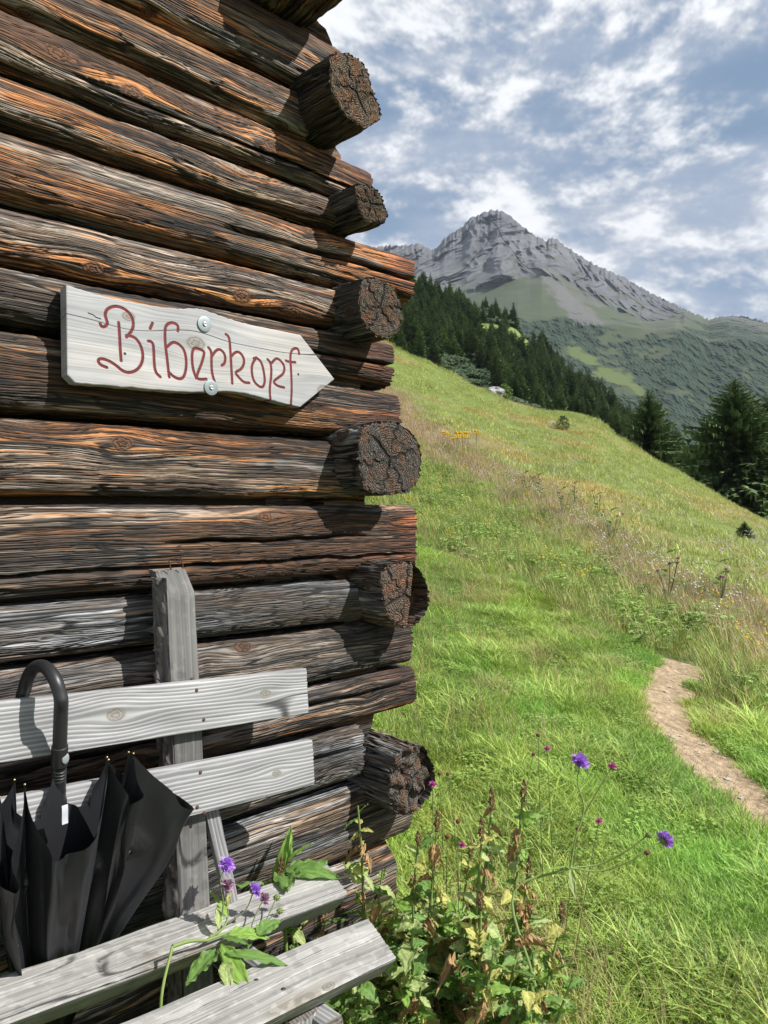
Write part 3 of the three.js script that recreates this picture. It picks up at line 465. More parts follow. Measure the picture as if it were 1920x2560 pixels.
// ---------------------------------------------------------------- bench
{
  const bench = thing('bench', 'silvery weathered plank bench standing against the log wall', 'bench');
  const nailM = std({ color: rgb(0.10, 0.055, 0.035), metalness: 0.5, roughness: 0.7 });
  const nail = (parent, p, n) => put('nail', new THREE.SphereGeometry(0.0042, 10, 6).scale(1, 1, 0.45).applyQuaternion(new THREE.Quaternion().setFromUnitVectors(V3(0, 0, 1), n)).translate(p.x, p.y, p.z), nailM, parent);
  const TILT = -0.047, ax = V3(1, TILT, 0).normalize(), lean = 0.083;                 // it sags to the right; the back leans towards the wall
  const upB = V3(0, 1, 0).addScaledVector(OUT, -lean).normalize(), outB = V3(0, lean, 1).normalize();
  const yb = (x, y) => y + TILT * (x + 0.3);
  const pale = (k) => (s, su, so) => { const m = k * (0.92 + 0.16 * n2(s * 2.1, su * 2)); return [m, m, m * 1.01]; };
  // backrest boards
  const b1 = put('backrest_board', beam({ A: V3(-2.0, yb(-2.0, 0.850) + 0.004, 0.116), B: V3(-0.301, 0.850, 0.116), up: upB, out: outB, h0: 0.106, h1: 0.099, d0: 0.023, k: 16, nx: 420, ns: 90, w: WB, u0: 0.02, v0: 0.05, amp: 0.0012, wob: 0.001, jag: 0.001, seed: 3, front: 2, tone: pale(1.1) }), MB, bench);
  const b2 = put('backrest_board', beam({ A: V3(-2.0, yb(-2.0, 0.692), 0.131), B: V3(-0.295, 0.692, 0.131), up: upB, out: outB, h0: 0.112, h1: 0.099, d0: 0.023, k: 9, nx: 420, ns: 90, w: WB, u0: 0.47, v0: 0.5, amp: 0.0012, wob: 0.001, jag: 0.0015, seed: 4, front: 2, tone: pale(1.05) }), MB, bench);
  for (const [b, x, y, z] of [[b1, -0.575, 0.895, 0.1245], [b1, -0.562, 0.835, 0.1295], [b2, -0.575, 0.735, 0.1395], [b2, -0.585, 0.670, 0.145], [b2, -0.57, 0.655, 0.1465]]) nail(b, V3(x, y, z), outB);
  // posts
  for (const px of [-0.582, -1.62]) {
    const post = put('post', beam({ A: V3(px + 0.004, -0.02, 0.145), B: V3(px - 0.006, 1.128, 0.050), up: V3(1, 0, 0), out: outB, h0: 0.066, h1: 0.071, d0: 0.058, k: 10, nx: 160, ns: 60, w: WP, u0: 0.3, v0: 0.9, amp: 0.0012, wob: 0.001, jag: 0.004, seed: 9, front: 2, tone: (s) => { const m = 0.42 * (0.9 + 0.3 * n2(s * 3, 2)); return [m, m, m * 1.02]; } }), MP, bench);
    { const P = post.geometry.attributes.position; for (let i = 0; i < P.count; i++) if (P.getY(i) > 1.085 && P.getZ(i) > 0.05) P.setZ(i, P.getZ(i) - (P.getY(i) - 1.085) * 0.8); post.geometry = toCreasedNormals(post.geometry, 0.6); }
    const NB = 200, MBk = 26, P = [], C = [];
    for (let i = 0; i <= NB; i++) for (let j = 0; j <= MBk; j++) {
      const t = i / NB, y = lerp(0.02, 1.118, t), w = j / MBk, zc = lerp(0.143, 0.052, t) + (w - 0.5) * 0.060, edge = Math.sin(Math.PI * w);
      const f = fbm(y * 9 + px, w * 1.3, 5), fl = sstep(0.0, 0.12, n2(y * 16 + 3, w * 2.2) + 0.5 * n2(y * 60, w * 5)), rel = edge * (0.005 + 0.012 * f + 0.006 * fl + 0.003 * n2(y * 120, w * 9)) + 0.002;
      P.push(px - 0.034 - 0.002 * (1 - t) - rel, y, zc); const m = 0.7 + 0.5 * f + 0.5 * fl; C.push(0.13 * m, 0.115 * m, 0.105 * m);
    }
    put('bark_edge', geoOf(P, gridIndex(NB, MBk, true), null, C), std({ vertexColors: true, roughness: 1 }), post);
    for (const [dx, dy] of [[-0.015, 0], [0.012, 0.004]]) put('nail', new THREE.CylinderGeometry(0.0013, 0.0013, 0.022, 6).rotateZ(0.25).translate(px + dx, 1.142 + dy, 0.056), nailM, post);
    nail(post, V3(px + 0.012, 0.912, 0.099), outB);
  }
  // seat
  const sy = (x) => 0.443 + TILT * (x + 0.25);
  const seat = (xe, z0, z1, v0, seed, skew) => put('seat_plank', (() => { const g = beam({ A: V3(-2.0, sy(-2.0) - 0.024, (z0 + z1) / 2), B: V3(xe, sy(xe) - 0.024, (z0 + z1) / 2), up: V3(0, 0, 1), out: V3(-TILT, 1, 0).normalize(), h0: z1 - z0, d0: 0.048, k: 22, nx: 420, ns: 120, w: WP, u0: v0 * 0.4, v0, amp: 0.0035, wob: 0.002, jag: 0.002, seed, front: 2, tone: pale(1.05) }); const P = g.attributes.position; for (let i = 0; i < P.count; i++) { const x = P.getX(i); if (x > xe - 0.5) P.setX(i, x - (P.getZ(i) - (z0 + z1) / 2) * skew * sstep(xe - 0.5, xe, x)); } for (let i = 0; i < P.count; i++) { const dep = clamp((sy(P.getX(i)) - P.getY(i)) / 0.048); P.setZ(i, lerp(P.getZ(i), (z0 + z1) / 2, 0.60 * dep)); } return toCreasedNormals(g, 0.75); })(), MP, bench);
  const s1 = seat(-0.27, 0.122, 0.264, 0.15, 21, 0.40), s2 = seat(-0.362, 0.366, 0.507, 0.62, 22, 0.39);
  for (const [s, x, z] of [[s1, -0.53, 0.165], [s1, -0.545, 0.215], [s2, -0.62, 0.405], [s2, -0.60, 0.455]]) nail(s, V3(x, sy(x) + 0.0006, z), V3(-TILT, 1, 0).normalize());
  for (const px of [-0.585, -1.62]) {
    put('seat_bearer', beam({ A: V3(px + 0.055, sy(px) - 0.088, 0.06), B: V3(px + 0.055, sy(px) - 0.092, 0.50), up: UP, out: V3(1, 0, 0), h0: 0.075, d0: 0.04, k: 8, nx: 60, ns: 36, w: WB, u0: 0.6, v0: 0.3, amp: 0.002, seed: 31, tone: pale(1.0) }), MB, bench);
    put('leg', beam({ A: V3(px + 0.02, -0.05, 0.46), B: V3(px + 0.02, sy(px) - 0.055, 0.44), up: V3(1, 0, 0), out: OUT, h0: 0.06, d0: 0.06, k: 7, nx: 60, ns: 36, w: WB, u0: 0.1, v0: 0.2, amp: 0.002, seed: 33, tone: pale(0.9) }), MB, bench);
    put('brace', beam({ A: V3(px + 0.045, 0.66, 0.105), B: V3(px + 0.085, 0.40, 0.150), up: V3(1, 0, 0), out: OUT, h0: 0.03, d0: 0.02, k: 7, nx: 40, ns: 30, w: WB, u0: 0.2, v0: 0.7, amp: 0.002, seed: 35, tone: pale(0.7) }), MB, bench);
  }
}
console.log('bench');

// ---------------------------------------------------------------- umbrella hooked over the top board of the bench
{
  const um = thing('umbrella', 'black stick umbrella hooked by its curved handle over the bench backrest', 'umbrella');
  const plastic = new THREE.MeshPhysicalMaterial({ color: rgb(0.018, 0.018, 0.019), roughness: 0.42 }), metal = std({ color: rgb(0.05, 0.05, 0.055), metalness: 0.8, roughness: 0.4 });
  const at = (y) => V3(lerp(-0.862, -0.826, (0.955 - y) / 0.55), y, lerp(0.186, 0.045, (0.955 - y) / 0.55));    // its stick
  const pts = [V3(-0.893, 0.905, 0.082), V3(-0.891, 0.935, 0.086)];
  for (let a = 0; a <= 8; a++) { const q = Math.PI * (1 - a / 8); pts.push(V3(lerp(-0.890, -0.863, a / 8), 0.936 + 0.050 * Math.sin(q), 0.136 + 0.050 * Math.cos(q))); }
  pts.push(at(0.91), at(0.87), at(0.845));
  const handle = put('handle', taper(pts, 0.0112, 0.0118, 20, 6), plastic, um);
  put('handle_tip', new THREE.SphereGeometry(0.0111, 16, 10).translate(-0.893, 0.905, 0.082), plastic, handle);
  const axis = at(0.3).sub(at(0.9)).normalize(), q0 = new THREE.Quaternion().setFromUnitVectors(V3(0, -1, 0), axis);
  const turned = (prof, y, seg = 28) => { const g = new THREE.LatheGeometry(prof.map(([r, h]) => new THREE.Vector2(r, -h)), seg); g.applyQuaternion(q0); const p = at(y); return g.translate(p.x, p.y, p.z); };
  const grip = put('grip', turned([[0, -0.003], [0.0133, -0.002], [0.0137, 0], [0.0137, 0.034], [0.0125, 0.036]], 0.848), plastic, um);
  { const p = at(0.828).add(V3(0.006, 0, 0.0118)); put('release_button', new THREE.SphereGeometry(0.0078, 20, 12).scale(0.95, 1.25, 0.35).rotateY(0.35).translate(p.x, p.y, p.z), std({ color: rgb(0.42, 0.45, 0.48), metalness: 0.5, roughness: 0.3 }), grip); }
  const rib = [[0.0125, 0]]; for (let i = 0; i < 4; i++) rib.push([0.0128, 0.001 + i * 0.006], [0.0112, 0.003 + i * 0.006], [0.0112, 0.0055 + i * 0.006], [0.0128, 0.0068 + i * 0.006]);
  rib.push([0.0124, 0.026], [0.0122, 0.044]); for (let i = 0; i < 3; i++) rib.push([0.0128, 0.046 + i * 0.005], [0.0112, 0.048 + i * 0.005], [0.0128, 0.0505 + i * 0.005]); rib.push([0.0145, 0.064], [0.0150, 0.070], [0.0135, 0.074], [0.006, 0.075]);
  put('collar', turned(rib, 0.812), plastic, um);
  put('runner', turned([[0.009, 0], [0.0105, 0.004], [0.0105, 0.03], [0.0085, 0.034], [0.0085, 0.07], [0.004, 0.072]], 0.738), plastic, um);
  put('shaft', taper([at(0.85), at(0.5), at(0.16)], 0.005, 0.005, 12, 3), metal, um);
  put('ferrule', turned([[0.006, 0], [0.006, 0.05], [0.0035, 0.075], [0, 0.078]], 0.17), metal, um);
  for (let i = 0; i < 8; i++) { const a = i / 8 * 6.283, p = at(0.735), q = at(0.60); put('stretcher', taper([V3(p.x + 0.012 * Math.cos(a), p.y, p.z + 0.012 * Math.sin(a)), V3(q.x + 0.022 * Math.cos(a), q.y, q.z + 0.018 * Math.sin(a))], 0.0018, 0.0018, 6, 2), metal, um); }
  // ribs: tips round the handle, all running down to the ferrule
  const tips = [V3(-0.794, 0.822, 0.216), V3(-0.742, 0.818, 0.200), V3(-0.741, 0.815, 0.178), V3(-0.772, 0.808, 0.158), V3(-0.862, 0.800, 0.150), V3(-0.931, 0.808, 0.168), V3(-0.962, 0.795, 0.196), V3(-0.930, 0.812, 0.214)];
  const foot = (i) => { const a = Math.atan2(tips[i].z - 0.185, tips[i].x + 0.85), c = at(0.20); return V3(c.x + 0.012 * Math.cos(a), c.y, c.z + 0.010 * Math.sin(a)); };
  const mid = (i) => { const a = Math.atan2(tips[i].z - 0.185, tips[i].x + 0.85), c = at(0.45); return V3(c.x + 0.058 * Math.cos(a), c.y, c.z + 0.020 * Math.sin(a)); };
  const curves = tips.map((t, i) => new THREE.QuadraticBezierCurve3(t, mid(i), foot(i)));
  tips.forEach((t, i) => {
    const r = put('rib', taper([0, 0.2, 0.5, 0.8, 1].map((s) => curves[i].getPoint(s)), 0.0016, 0.0016, 6, 3), metal, um);
    put('rib_tip', new THREE.SphereGeometry(0.0019, 10, 8).translate(t.x, t.y + 0.004, t.z), std({ color: rgb(0.55, 0.42, 0.2), metalness: 0.9, roughness: 0.35 }), r);
  });
  const cloth = new THREE.MeshPhysicalMaterial({ color: rgb(0.012, 0.0125, 0.015), roughness: 0.46, sheen: 1, sheenColor: rgb(0.16, 0.165, 0.19), sheenRoughness: 0.45, bumpMap: soilBump, bumpScale: 0.0004 });
  //            sag of the hem, push outwards (x, z) of the fold, second wave
  const PAN = [[0.085, 0.030, 0.022, 0.016], [0.125, 0.172, 0.000, -0.012], [0.055, 0.05, -0.012, 0.004], [0.07, 0.0, -0.02, 0.006], [0.075, -0.02, -0.02, 0.006], [0.06, -0.05, 0.0, 0.01], [0.15, -0.02, 0.020, -0.018], [0.135, 0.004, 0.024, 0.010]];
  PAN.forEach(([sag, ox, oz, wv], i) => {
    const A = curves[i], B = curves[(i + 1) % 8], NX = 28, NY = 60, P = [], U = [];
    for (let a = 0; a <= NX; a++) for (let b = 0; b <= NY; b++) {
      const w = a / NX, s = b / NY, p = A.getPoint(s), q = B.getPoint(s), bow = Math.sin(Math.PI * w), sharp = Math.pow(bow, i === 1 ? 1.15 : 0.8);
      const c = p.clone().lerp(q, w), dec = Math.pow(1 - s, i === 1 ? 2.6 : 1.2) * (0.65 + 0.35 * sstep(0, 0.25, s));
      c.y -= sag * Math.pow(bow, i === 1 ? 1.15 : i === 7 ? 0.6 : 0.75) * (1 - s);
      c.z += (0.006 * n2(w * 6 + i * 3, s * 1.1) + 0.003 * n2(w * 9 + i, s * 7)) * bow * (1 - s); c.x += ox * sharp * dec + 0.016 * n2(w * 2.6 + i * 9, s * 2.0) * bow * (1 - s);
      c.z += oz * sharp * dec + (wv * Math.sin(w * Math.PI * 3) + 0.013 * n2(w * 3.2 + i * 5, s * 2 + 4)) * bow * (1 - s * 0.7);
      if (c.y > 0.30 && c.z < 0.151 && c.y > 0.62) c.z = 0.151 + 0.1 * (0.151 - c.z) * 0.1;
      P.push(c.x, c.y, c.z); U.push(w * 0.4, s * 1.2);
    }
    put('canopy_panel', geoOf(P, gridIndex(NX, NY), U), cloth, um);
  });
  { const g = new THREE.BoxGeometry(0.010, 0.034, 0.0012, 2, 6, 1), P = g.attributes.position; for (let i = 0; i < P.count; i++) P.setZ(i, P.getZ(i) + 0.003 * Math.sin(P.getY(i) * 90)); g.computeVertexNormals(); put('care_tag', g.rotateZ(0.08).translate(-0.858, 0.742, 0.190), std({ color: rgb(0.62, 0.63, 0.68) }), um); }
}

// ---------------------------------------------------------------- plants: leaves, flowers, herbs
function leafGeo({ w = 0.35, n = 10, m = 10, droop = 0.25, fold = 0.12, serr = 0, wave = 0.03, shape = 'ovate', seed = 1, hole = 0 }) {
  const P = [], C = [], U = [], wid = (s) => shape === 'heart' ? Math.pow(Math.sin(Math.PI * Math.pow(s, 0.55)), 0.75) * (1 - 0.25 * s) : shape === 'lance' ? Math.pow(Math.sin(Math.PI * Math.pow(s, 0.8)), 0.9) : Math.pow(Math.sin(Math.PI * Math.pow(s, 0.7)), 0.8);
  for (let i = 0; i <= n; i++) for (let j = 0; j <= m; j++) {
    const s = i / n, a = j / m * 2 - 1, sr = 1 + serr * (((i + (j === 0 || j === m ? 0 : 1)) % 2) ? 0.16 : -0.16) * Math.abs(a) ** 3, W = w * 0.5 * Math.max(0.004, wid(clamp(s, 0.004, 0.999))) * sr;
    P.push(s, -droop * s * s + fold * Math.abs(a) * W * 2 + wave * n2(s * 4 + seed, a * 2) * Math.abs(a), a * W);
    const vein = 1 - 0.0 * Math.abs(a), y = 0.85 + 0.25 * n2(s * 5 + seed * 3, a * 3) + (Math.abs(a) < 0.12 ? 0.30 : 0) + 0.16 * sstep(0.8, 1, Math.sin(s * 34 - Math.abs(a) * 9)); C.push(y * vein, y, y * 0.9); U.push(s, a);
  }
  return geoOf(P, gridIndex(n, m), U, C);
}
const LEAF = {
  heart: [1, 2, 3].map((s) => leafGeo({ w: 0.85, shape: 'heart', droop: 0.18 + 0.12 * s, wave: 0.10, serr: 0.8, seed: s, n: 18 })),
  ovate: [4, 5, 6].map((s) => leafGeo({ w: 0.46, droop: 0.12 + 0.09 * (s - 4), wave: 0.08, seed: s, n: 18 })),
  lance: [7, 8].map((s) => leafGeo({ w: 0.24, shape: 'lance', droop: 0.2, wave: 0.05, serr: 0.5, seed: s, n: 14 })),
  dry: [9, 10, 11].map((s) => leafGeo({ w: 0.5, droop: 0.7, fold: 0.6, wave: 0.45, seed: s, n: 10 })),
};
const greenM = leafMat(rgb(0.26, 0.43, 0.085)), deepM = leafMat(rgb(0.17, 0.31, 0.075)), yellM = leafMat(rgb(0.56, 0.54, 0.17)), dryM = leafMat(rgb(0.46, 0.29, 0.14), 0.25), paleM = leafMat(rgb(0.44, 0.54, 0.22));
const stemM = std({ color: rgb(0.17, 0.24, 0.06), roughness: 0.7 }), dryStemM = std({ color: rgb(0.26, 0.16, 0.09), roughness: 0.8 }), darkStemM = std({ color: rgb(0.10, 0.13, 0.05), roughness: 0.8 });
function leaf(parent, kind, mat, p, len, yaw, pitch, roll = 0, r = Math.random, name = 'leaf') {
  const L = LEAF[kind], m = put(name, L[(r() * L.length) | 0], mat, parent);
  m.position.copy(p).sub(parent.position); m.scale.setScalar(len); m.rotation.set(roll, yaw, pitch, 'YZX'); return m;
}
// brown seed head: many small husks round the top of a stem
const seedHead = (() => { const r = rng(77), G = []; for (let i = 0; i < 90; i++) { const y = r(), a = r() * 6.283, q = 0.18 * Math.sin(Math.PI * (0.15 + 0.8 * y)) * (0.5 + 0.6 * r()); const g = new THREE.TetrahedronGeometry(0.045 + 0.04 * r()).rotateX(r() * 6).rotateY(r() * 6).scale(1, 1.3, 0.7).translate(q * Math.cos(a), y, q * Math.sin(a)), m = 0.6 + 0.8 * r(); G.push(tint(g.toNonIndexed ? g : g, m, m * 0.95, m * 0.9)); } return mergeGeometries(G); })();
const seedM = std({ color: rgb(0.17, 0.10, 0.055), vertexColors: true, roughness: 1 });

const onBenchSeat = (x, z) => (x < -0.24 && z < 0.28) || (x < -0.30 && z < 0.53);
// tall leggy herbs beside the bench
const HERBS = [ // x, z, height, lean x, lean z, how dry, label
  [-0.13, 0.14, 0.66, -0.05, 0.02, 0.35, 'herb with a dark seed head and pale leaves in front of the lowest corner log'],
  [-0.05, 0.24, 0.58, 0.03, 0.02, 0.5, 'yellowing herb behind the right end of the rear seat plank'],
  [-0.18, 0.34, 0.52, -0.05, 0.05, 0.2, 'broad-leaved herb just right of the rear seat plank'],
  [-0.25, 0.06, 0.50, -0.10, 0.03, 0.75, 'short brown wilted herb above the rear seat plank by the wall'],
  [0.06, 0.30, 0.62, 0.05, 0.02, 0.6, 'herb with rusty crumpled leaves under the corner logs'],
  [-0.06, 0.40, 0.60, 0.06, -0.02, 0.35, 'leafy herb leaning right between bench and lawn'],
  [0.05, 0.42, 0.66, 0.10, -0.04, 0.4, 'tallest slanting herb with a reddish seed spike'],
  [-0.22, 0.52, 0.46, 0.05, 0.03, 0.25, 'green herb at the outer corner of the front seat plank'],
  [-0.10, 0.62, 0.42, 0.10, 0.04, 0.3, 'herb with rounded leaves at the lower edge of the picture'],
  [0.02, 0.56, 0.48, 0.10, 0.02, 0.65, 'curled brown herb in the middle of the weeds'],
  [-0.30, 0.60, 0.34, 0.06, 0.06, 0.45, 'low herb under the end of the front seat plank'],
  [0.10, 0.60, 0.34, 0.03, 0.0, 0.15, 'fresh green herb at the right edge of the weeds'],
  [-0.02, 0.76, 0.36, 0.05, 0.05, 0.2, 'big-leaved low herb at the bottom of the picture'],
  [-0.16, 0.78, 0.34, 0.02, 0.02, 0.5, 'half-dry herb below the front seat plank'],
  [0.06, 0.86, 0.28, 0.02, 0.02, 0.25, 'low leafy herb near the bottom right of the weeds'],
  [-0.02, 0.16, 0.50, 0.02, 0.02, 0.45, 'bushy half-yellow herb standing against the corner of the hut'],
  [0.12, 0.20, 0.40, 0.05, 0.0, 0.7, 'dried brown herb at the edge of the straw beside the lowest log'],
  [-0.12, 0.46, 0.50, 0.02, 0.0, 0.55, 'herb with papery tan leaves beside the gap between the seat planks'],
  [0.08, 0.70, 0.36, 0.06, 0.0, 0.35, 'pale green herb in front of the tall slanting one'],
  [-0.24, 0.70, 0.36, 0.0, 0.05, 0.3, 'herb with ragged leaves just below the front plank end'],
  [0.15, 0.50, 0.34, 0.04, 0.0, 0.2, 'bright leafy herb farthest right, where weeds meet lawn'],
  [-0.34, 0.31, 0.47, 0.04, 0.02, 0.1, 'small bright herb poking up between the two seat planks'],
];
const inClump = (x, z) => { for (let k = 0; k < 40; k++) { const [u, v] = uvOf(x, z); if (u < 0.185 * v) break; x -= 0.02; } return x; };      // the clump keeps to the hut side
HERBS.forEach(([x, z, h, lx, lz, dry, label], i) => {
  x = inClump(x, z); h *= 0.84; const r = rng(300 + i), y0 = groundAt(x, z) - 0.01, g = thing('tall_herb', label, 'herb', [x, y0, z], 'herbs beside the bench');
  const nst = i === 21 ? 2 : 2 + (r() * 2 | 0);
  for (let s = 0; s < nst; s++) {
    const hh = h * (s ? 0.55 + 0.35 * r() : 1), ex = lx * (s ? r() * 2 - 0.4 : 1) + (s ? (r() - 0.5) * 0.12 : 0), ez = lz + (s ? (r() - 0.5) * 0.12 : 0);
    const pts = [V3(0.01 * s, 0, 0), V3(ex * 0.25 + 0.01 * (r() - 0.5), hh * 0.35, ez * 0.25), V3(ex * 0.6, hh * 0.7, ez * 0.6 + 0.01 * (r() - 0.5)), V3(ex, hh, ez)], cv = new THREE.CatmullRomCurve3(pts);
    put('stem', taper(pts, 0.0062 - s * 0.0012, 0.0022, 7, 5), dry > 0.6 && s ? dryStemM : stemM, g);
    const nl = Math.round(hh * 58);
    for (let k = 0; k < nl; k++) {
      const t = 0.12 + 0.86 * (k + r() * 0.6) / nl, p = cv.getPoint(Math.min(t, 1)).add(g.position), q = r(), isDry = q < dry * 0.7 * (0.45 + 0.5 * t), len = (0.030 + 0.048 * r()) * (1.2 - 0.5 * t) * (isDry ? 0.75 : 1);
      leaf(g, isDry ? 'dry' : r() < 0.5 ? 'heart' : 'ovate', isDry ? (r() < 0.4 ? yellM : dryM) : r() < 0.2 ? yellM : r() < 0.35 ? paleM : r() < 0.6 ? deepM : greenM, p, len, k * 2.4 + r(), isDry ? -0.9 + r() * 1.2 : 0.9 - 1.3 * r(), (r() - 0.5) * 1.6, r);
    }
    if (dry > 0.3 && (s === 0 ? r() < 0.8 : r() < 0.25)) { const hd = put('seed_head', seedHead, seedM, g), p = pts[3]; hd.position.copy(p).add(V3(0, -0.015, 0)); hd.scale.set(0.042, 0.035 + 0.03 * r(), 0.042); hd.rotation.z = (r() - 0.5) * 0.5; }
  }
});

// low ragged weeds that fill the clump
for (let i = 0; i < 48; i++) {
  const r = rng(900 + i), z = 0.10 + 0.80 * r(), x = inClump(-0.30 + 0.42 * r(), z); if (onBenchSeat(x, z)) continue;
  const y0 = groundAt(x, z) - 0.01, g = thing('low_weed', 'low ragged weed in the dense clump beside the end of the bench', 'weed', [x, y0, z], 'low weeds beside the bench'), h = 0.16 + 0.2 * r(), ex = (r() - 0.5) * 0.14, ez = (r() - 0.5) * 0.14;
  const pts = [V3(0, 0, 0), V3(ex * 0.3, h * 0.5, ez * 0.3), V3(ex, h, ez)], cv = new THREE.CatmullRomCurve3(pts); put('stem', taper(pts, 0.004, 0.002, 6, 4), stemM, g);
  for (let k = 0; k < 19; k++) { const t = 0.15 + 0.85 * (k + r()) / 19, dry = r() < 0.10; leaf(g, dry ? 'dry' : r() < 0.6 ? 'heart' : 'ovate', dry ? dryM : r() < 0.15 ? yellM : r() < 0.35 ? paleM : r() < 0.55 ? deepM : greenM, cv.getPoint(Math.min(1, t)).add(g.position), 0.03 + 0.042 * r(), k * 2.4 + r(), 0.8 - 1.2 * r(), (r() - 0.5) * 1.4, r); }
}

// scabious: purple pincushion heads
const petalGeo = (() => { const r = rng(5), G = []; for (let i = 0; i < 110; i++) { const y = 1 - 1.25 * (i + 0.5) / 110, q = Math.sqrt(Math.max(0, 1 - y * y)), a = i * 2.39996, d = V3(q * Math.cos(a), y * 0.85, q * Math.sin(a)), L = 0.75 + 0.5 * r(); const g = new THREE.PlaneGeometry(0.24, 0.62 * L, 1, 2).translate(0, 0.55 * L, 0); const P = g.attributes.position; for (let k = 0; k < P.count; k++) if (P.getY(k) > 0.7) P.setZ(k, 0.08); g.rotateY(r() * 6.28).applyQuaternion(new THREE.Quaternion().setFromUnitVectors(V3(0, 1, 0), d.normalize())); const m = 0.75 + 0.5 * r(); G.push(tint(g, m, m * (0.85 + 0.3 * r()), m)); } const gg = mergeGeometries(G); gg.computeVertexNormals(); return gg; })();
const budGeo = (() => { const r = rng(6), G = [tint(new THREE.SphereGeometry(0.6, 12, 8).toNonIndexed(), 0.8, 0.9, 0.8)]; for (let i = 0; i < 40; i++) { const y = 1 - 1.9 * (i + 0.5) / 40, q = Math.sqrt(Math.max(0, 1 - y * y)), a = i * 2.4; G.push(tint(new THREE.ConeGeometry(0.13, 0.5, 4).translate(0, 0.65, 0).applyQuaternion(new THREE.Quaternion().setFromUnitVectors(V3(0, 1, 0), V3(q * Math.cos(a), y, q * Math.sin(a)).normalize())).toNonIndexed(), 0.8 + 0.4 * r(), 1, 0.8)); } return mergeGeometries(G); })();
const purpleM = leafMat(rgb(0.50, 0.27, 0.74), 0.35), mauveM = leafMat(rgb(0.42, 0.26, 0.36), 0.25), pinkM = leafMat(rgb(0.62, 0.16, 0.42), 0.3), budM = leafMat(rgb(0.22, 0.26, 0.09), 0.1), rustM = leafMat(rgb(0.20, 0.07, 0.05), 0.1);
function head(parent, kind, p, size, tilt = V3(0, 1, 0)) {
  const f = new THREE.Group(); f.name = 'flower_head'; parent.add(f); f.position.copy(p).sub(parent.position); f.quaternion.setFromUnitVectors(V3(0, 1, 0), tilt.clone().normalize());
  if (kind !== 'bud' && kind !== 'rust') put('petals', petalGeo, kind === 'purple' ? purpleM : kind === 'pink' ? pinkM : mauveM, f).scale.setScalar(size * 0.5);
  const c = put('calyx', budGeo, kind === 'rust' ? rustM : budM, f); c.scale.setScalar(size * (kind === 'bud' || kind === 'rust' ? 0.55 : 0.26)); c.position.y = -size * 0.12; return f;
}
const stalk = (parent, pts, r0, r1, mat = stemM) => put('stem', taper(pts.map((p) => p.clone().sub(parent.position)), r0, r1, 7, 6), mat, parent);
{ // the one bent over the bench: its stem comes up between the planks, kinks, and lies along the seat
  const g = thing('scabious_plant', 'purple scabious with a kinked stem lying across the bench seat', 'wildflower', [-0.74, 0.03, 0.318]);
  const head1 = V3(-0.552, 0.565, 0.200), mauve = V3(-0.560, 0.533, 0.215), purple2 = V3(-0.506, 0.510, 0.225), mauve2 = V3(-0.490, 0.491, 0.235), bud1 = V3(-0.459, 0.485, 0.235), bud2 = V3(-0.466, 0.468, 0.255), K = V3(-0.706, 0.497, 0.275), N = V3(-0.634, 0.476, 0.265), mid = V3(-0.570, 0.466, 0.225), mid2 = V3(-0.559, 0.481, 0.215), mid3 = V3(-0.560, 0.511, 0.210), Rend = V3(-0.491, 0.441, 0.255), low = V3(-0.576, 0.457, 0.310), bot = V3(-0.752, 0.451, 0.325), s2a = V3(-0.538, 0.477, 0.270), s3a = V3(-0.515, 0.468, 0.275);
  stalk(g, [V3(-0.74, 0.03, 0.318), V3(-0.745, 0.25, 0.32), bot, K], 0.0030, 0.0026);
  stalk(g, [K, K.clone().lerp(N, 0.5).add(V3(0, 0.004, 0)), N], 0.0034, 0.003);
  stalk(g, [N, N.clone().lerp(Rend, 0.5).add(V3(0, 0.008, 0)), Rend], 0.0028, 0.002);
  stalk(g, [N, mid, mid2, mid3, mauve], 0.0024, 0.0013);
  stalk(g, [N.clone().lerp(mid, 0.6), V3(-0.575, 0.505, 0.225), V3(-0.572, 0.545, 0.21), head1], 0.0017, 0.0012, darkStemM);
  stalk(g, [low, s2a, mauve2], 0.0015, 0.0011, darkStemM);
  stalk(g, [low, s3a, bud1], 0.0015, 0.0011, darkStemM);
  stalk(g, [s3a, s3a.clone().lerp(bud2, 0.5), bud2], 0.0013, 0.001, darkStemM);
  stalk(g, [mid, V3(-0.525, 0.478, 0.225), purple2], 0.0014, 0.001, darkStemM);
  head(g, 'purple', head1, 0.034, V3(-0.2, 0.8, 0.5)); head(g, 'mauve', mauve, 0.030, V3(0.2, 0.6, 0.6));
  head(g, 'purple', purple2, 0.032, V3(0.6, 0.5, 0.3)); head(g, 'mauve', mauve2, 0.027, V3(0.5, 0.6, 0.5)); head(g, 'bud', bud1, 0.019); head(g, 'bud', bud2, 0.018);
  const r = rng(9);
  for (const [k, m, x, y, z, len, yaw, pitch] of [['lance', greenM, -0.625, 0.480, 0.300, 0.135, -1.75, -0.05], ['lance', deepM, -0.635, 0.480, 0.330, 0.115, -0.75, -0.02], ['ovate', deepM, -0.640, 0.478, 0.310, 0.085, -2.75, -0.05], ['ovate', greenM, -0.60, 0.480, 0.285, 0.075, -0.4, 0.0], ['ovate', deepM, -0.55, 0.470, 0.305, 0.075, 0.35, 0.15], ['lance', greenM, -0.565, 0.475, 0.225, 0.06, 1.9, 1.0], ['lance', paleM, -0.600, 0.478, 0.250, 0.065, 1.0, 0.5], ['ovate', paleM, -0.645, 0.474, 0.345, 0.055, -2.0, 0.0], ['lance', yellM, -0.57, 0.480, 0.215, 0.045, 0.5, 0.9], ['lance', deepM, -0.615, 0.482, 0.285, 0.06, -1.2, 0.2]]) leaf(g, k, m, V3(x, y, z), len, yaw, pitch, 0.1, r);
}
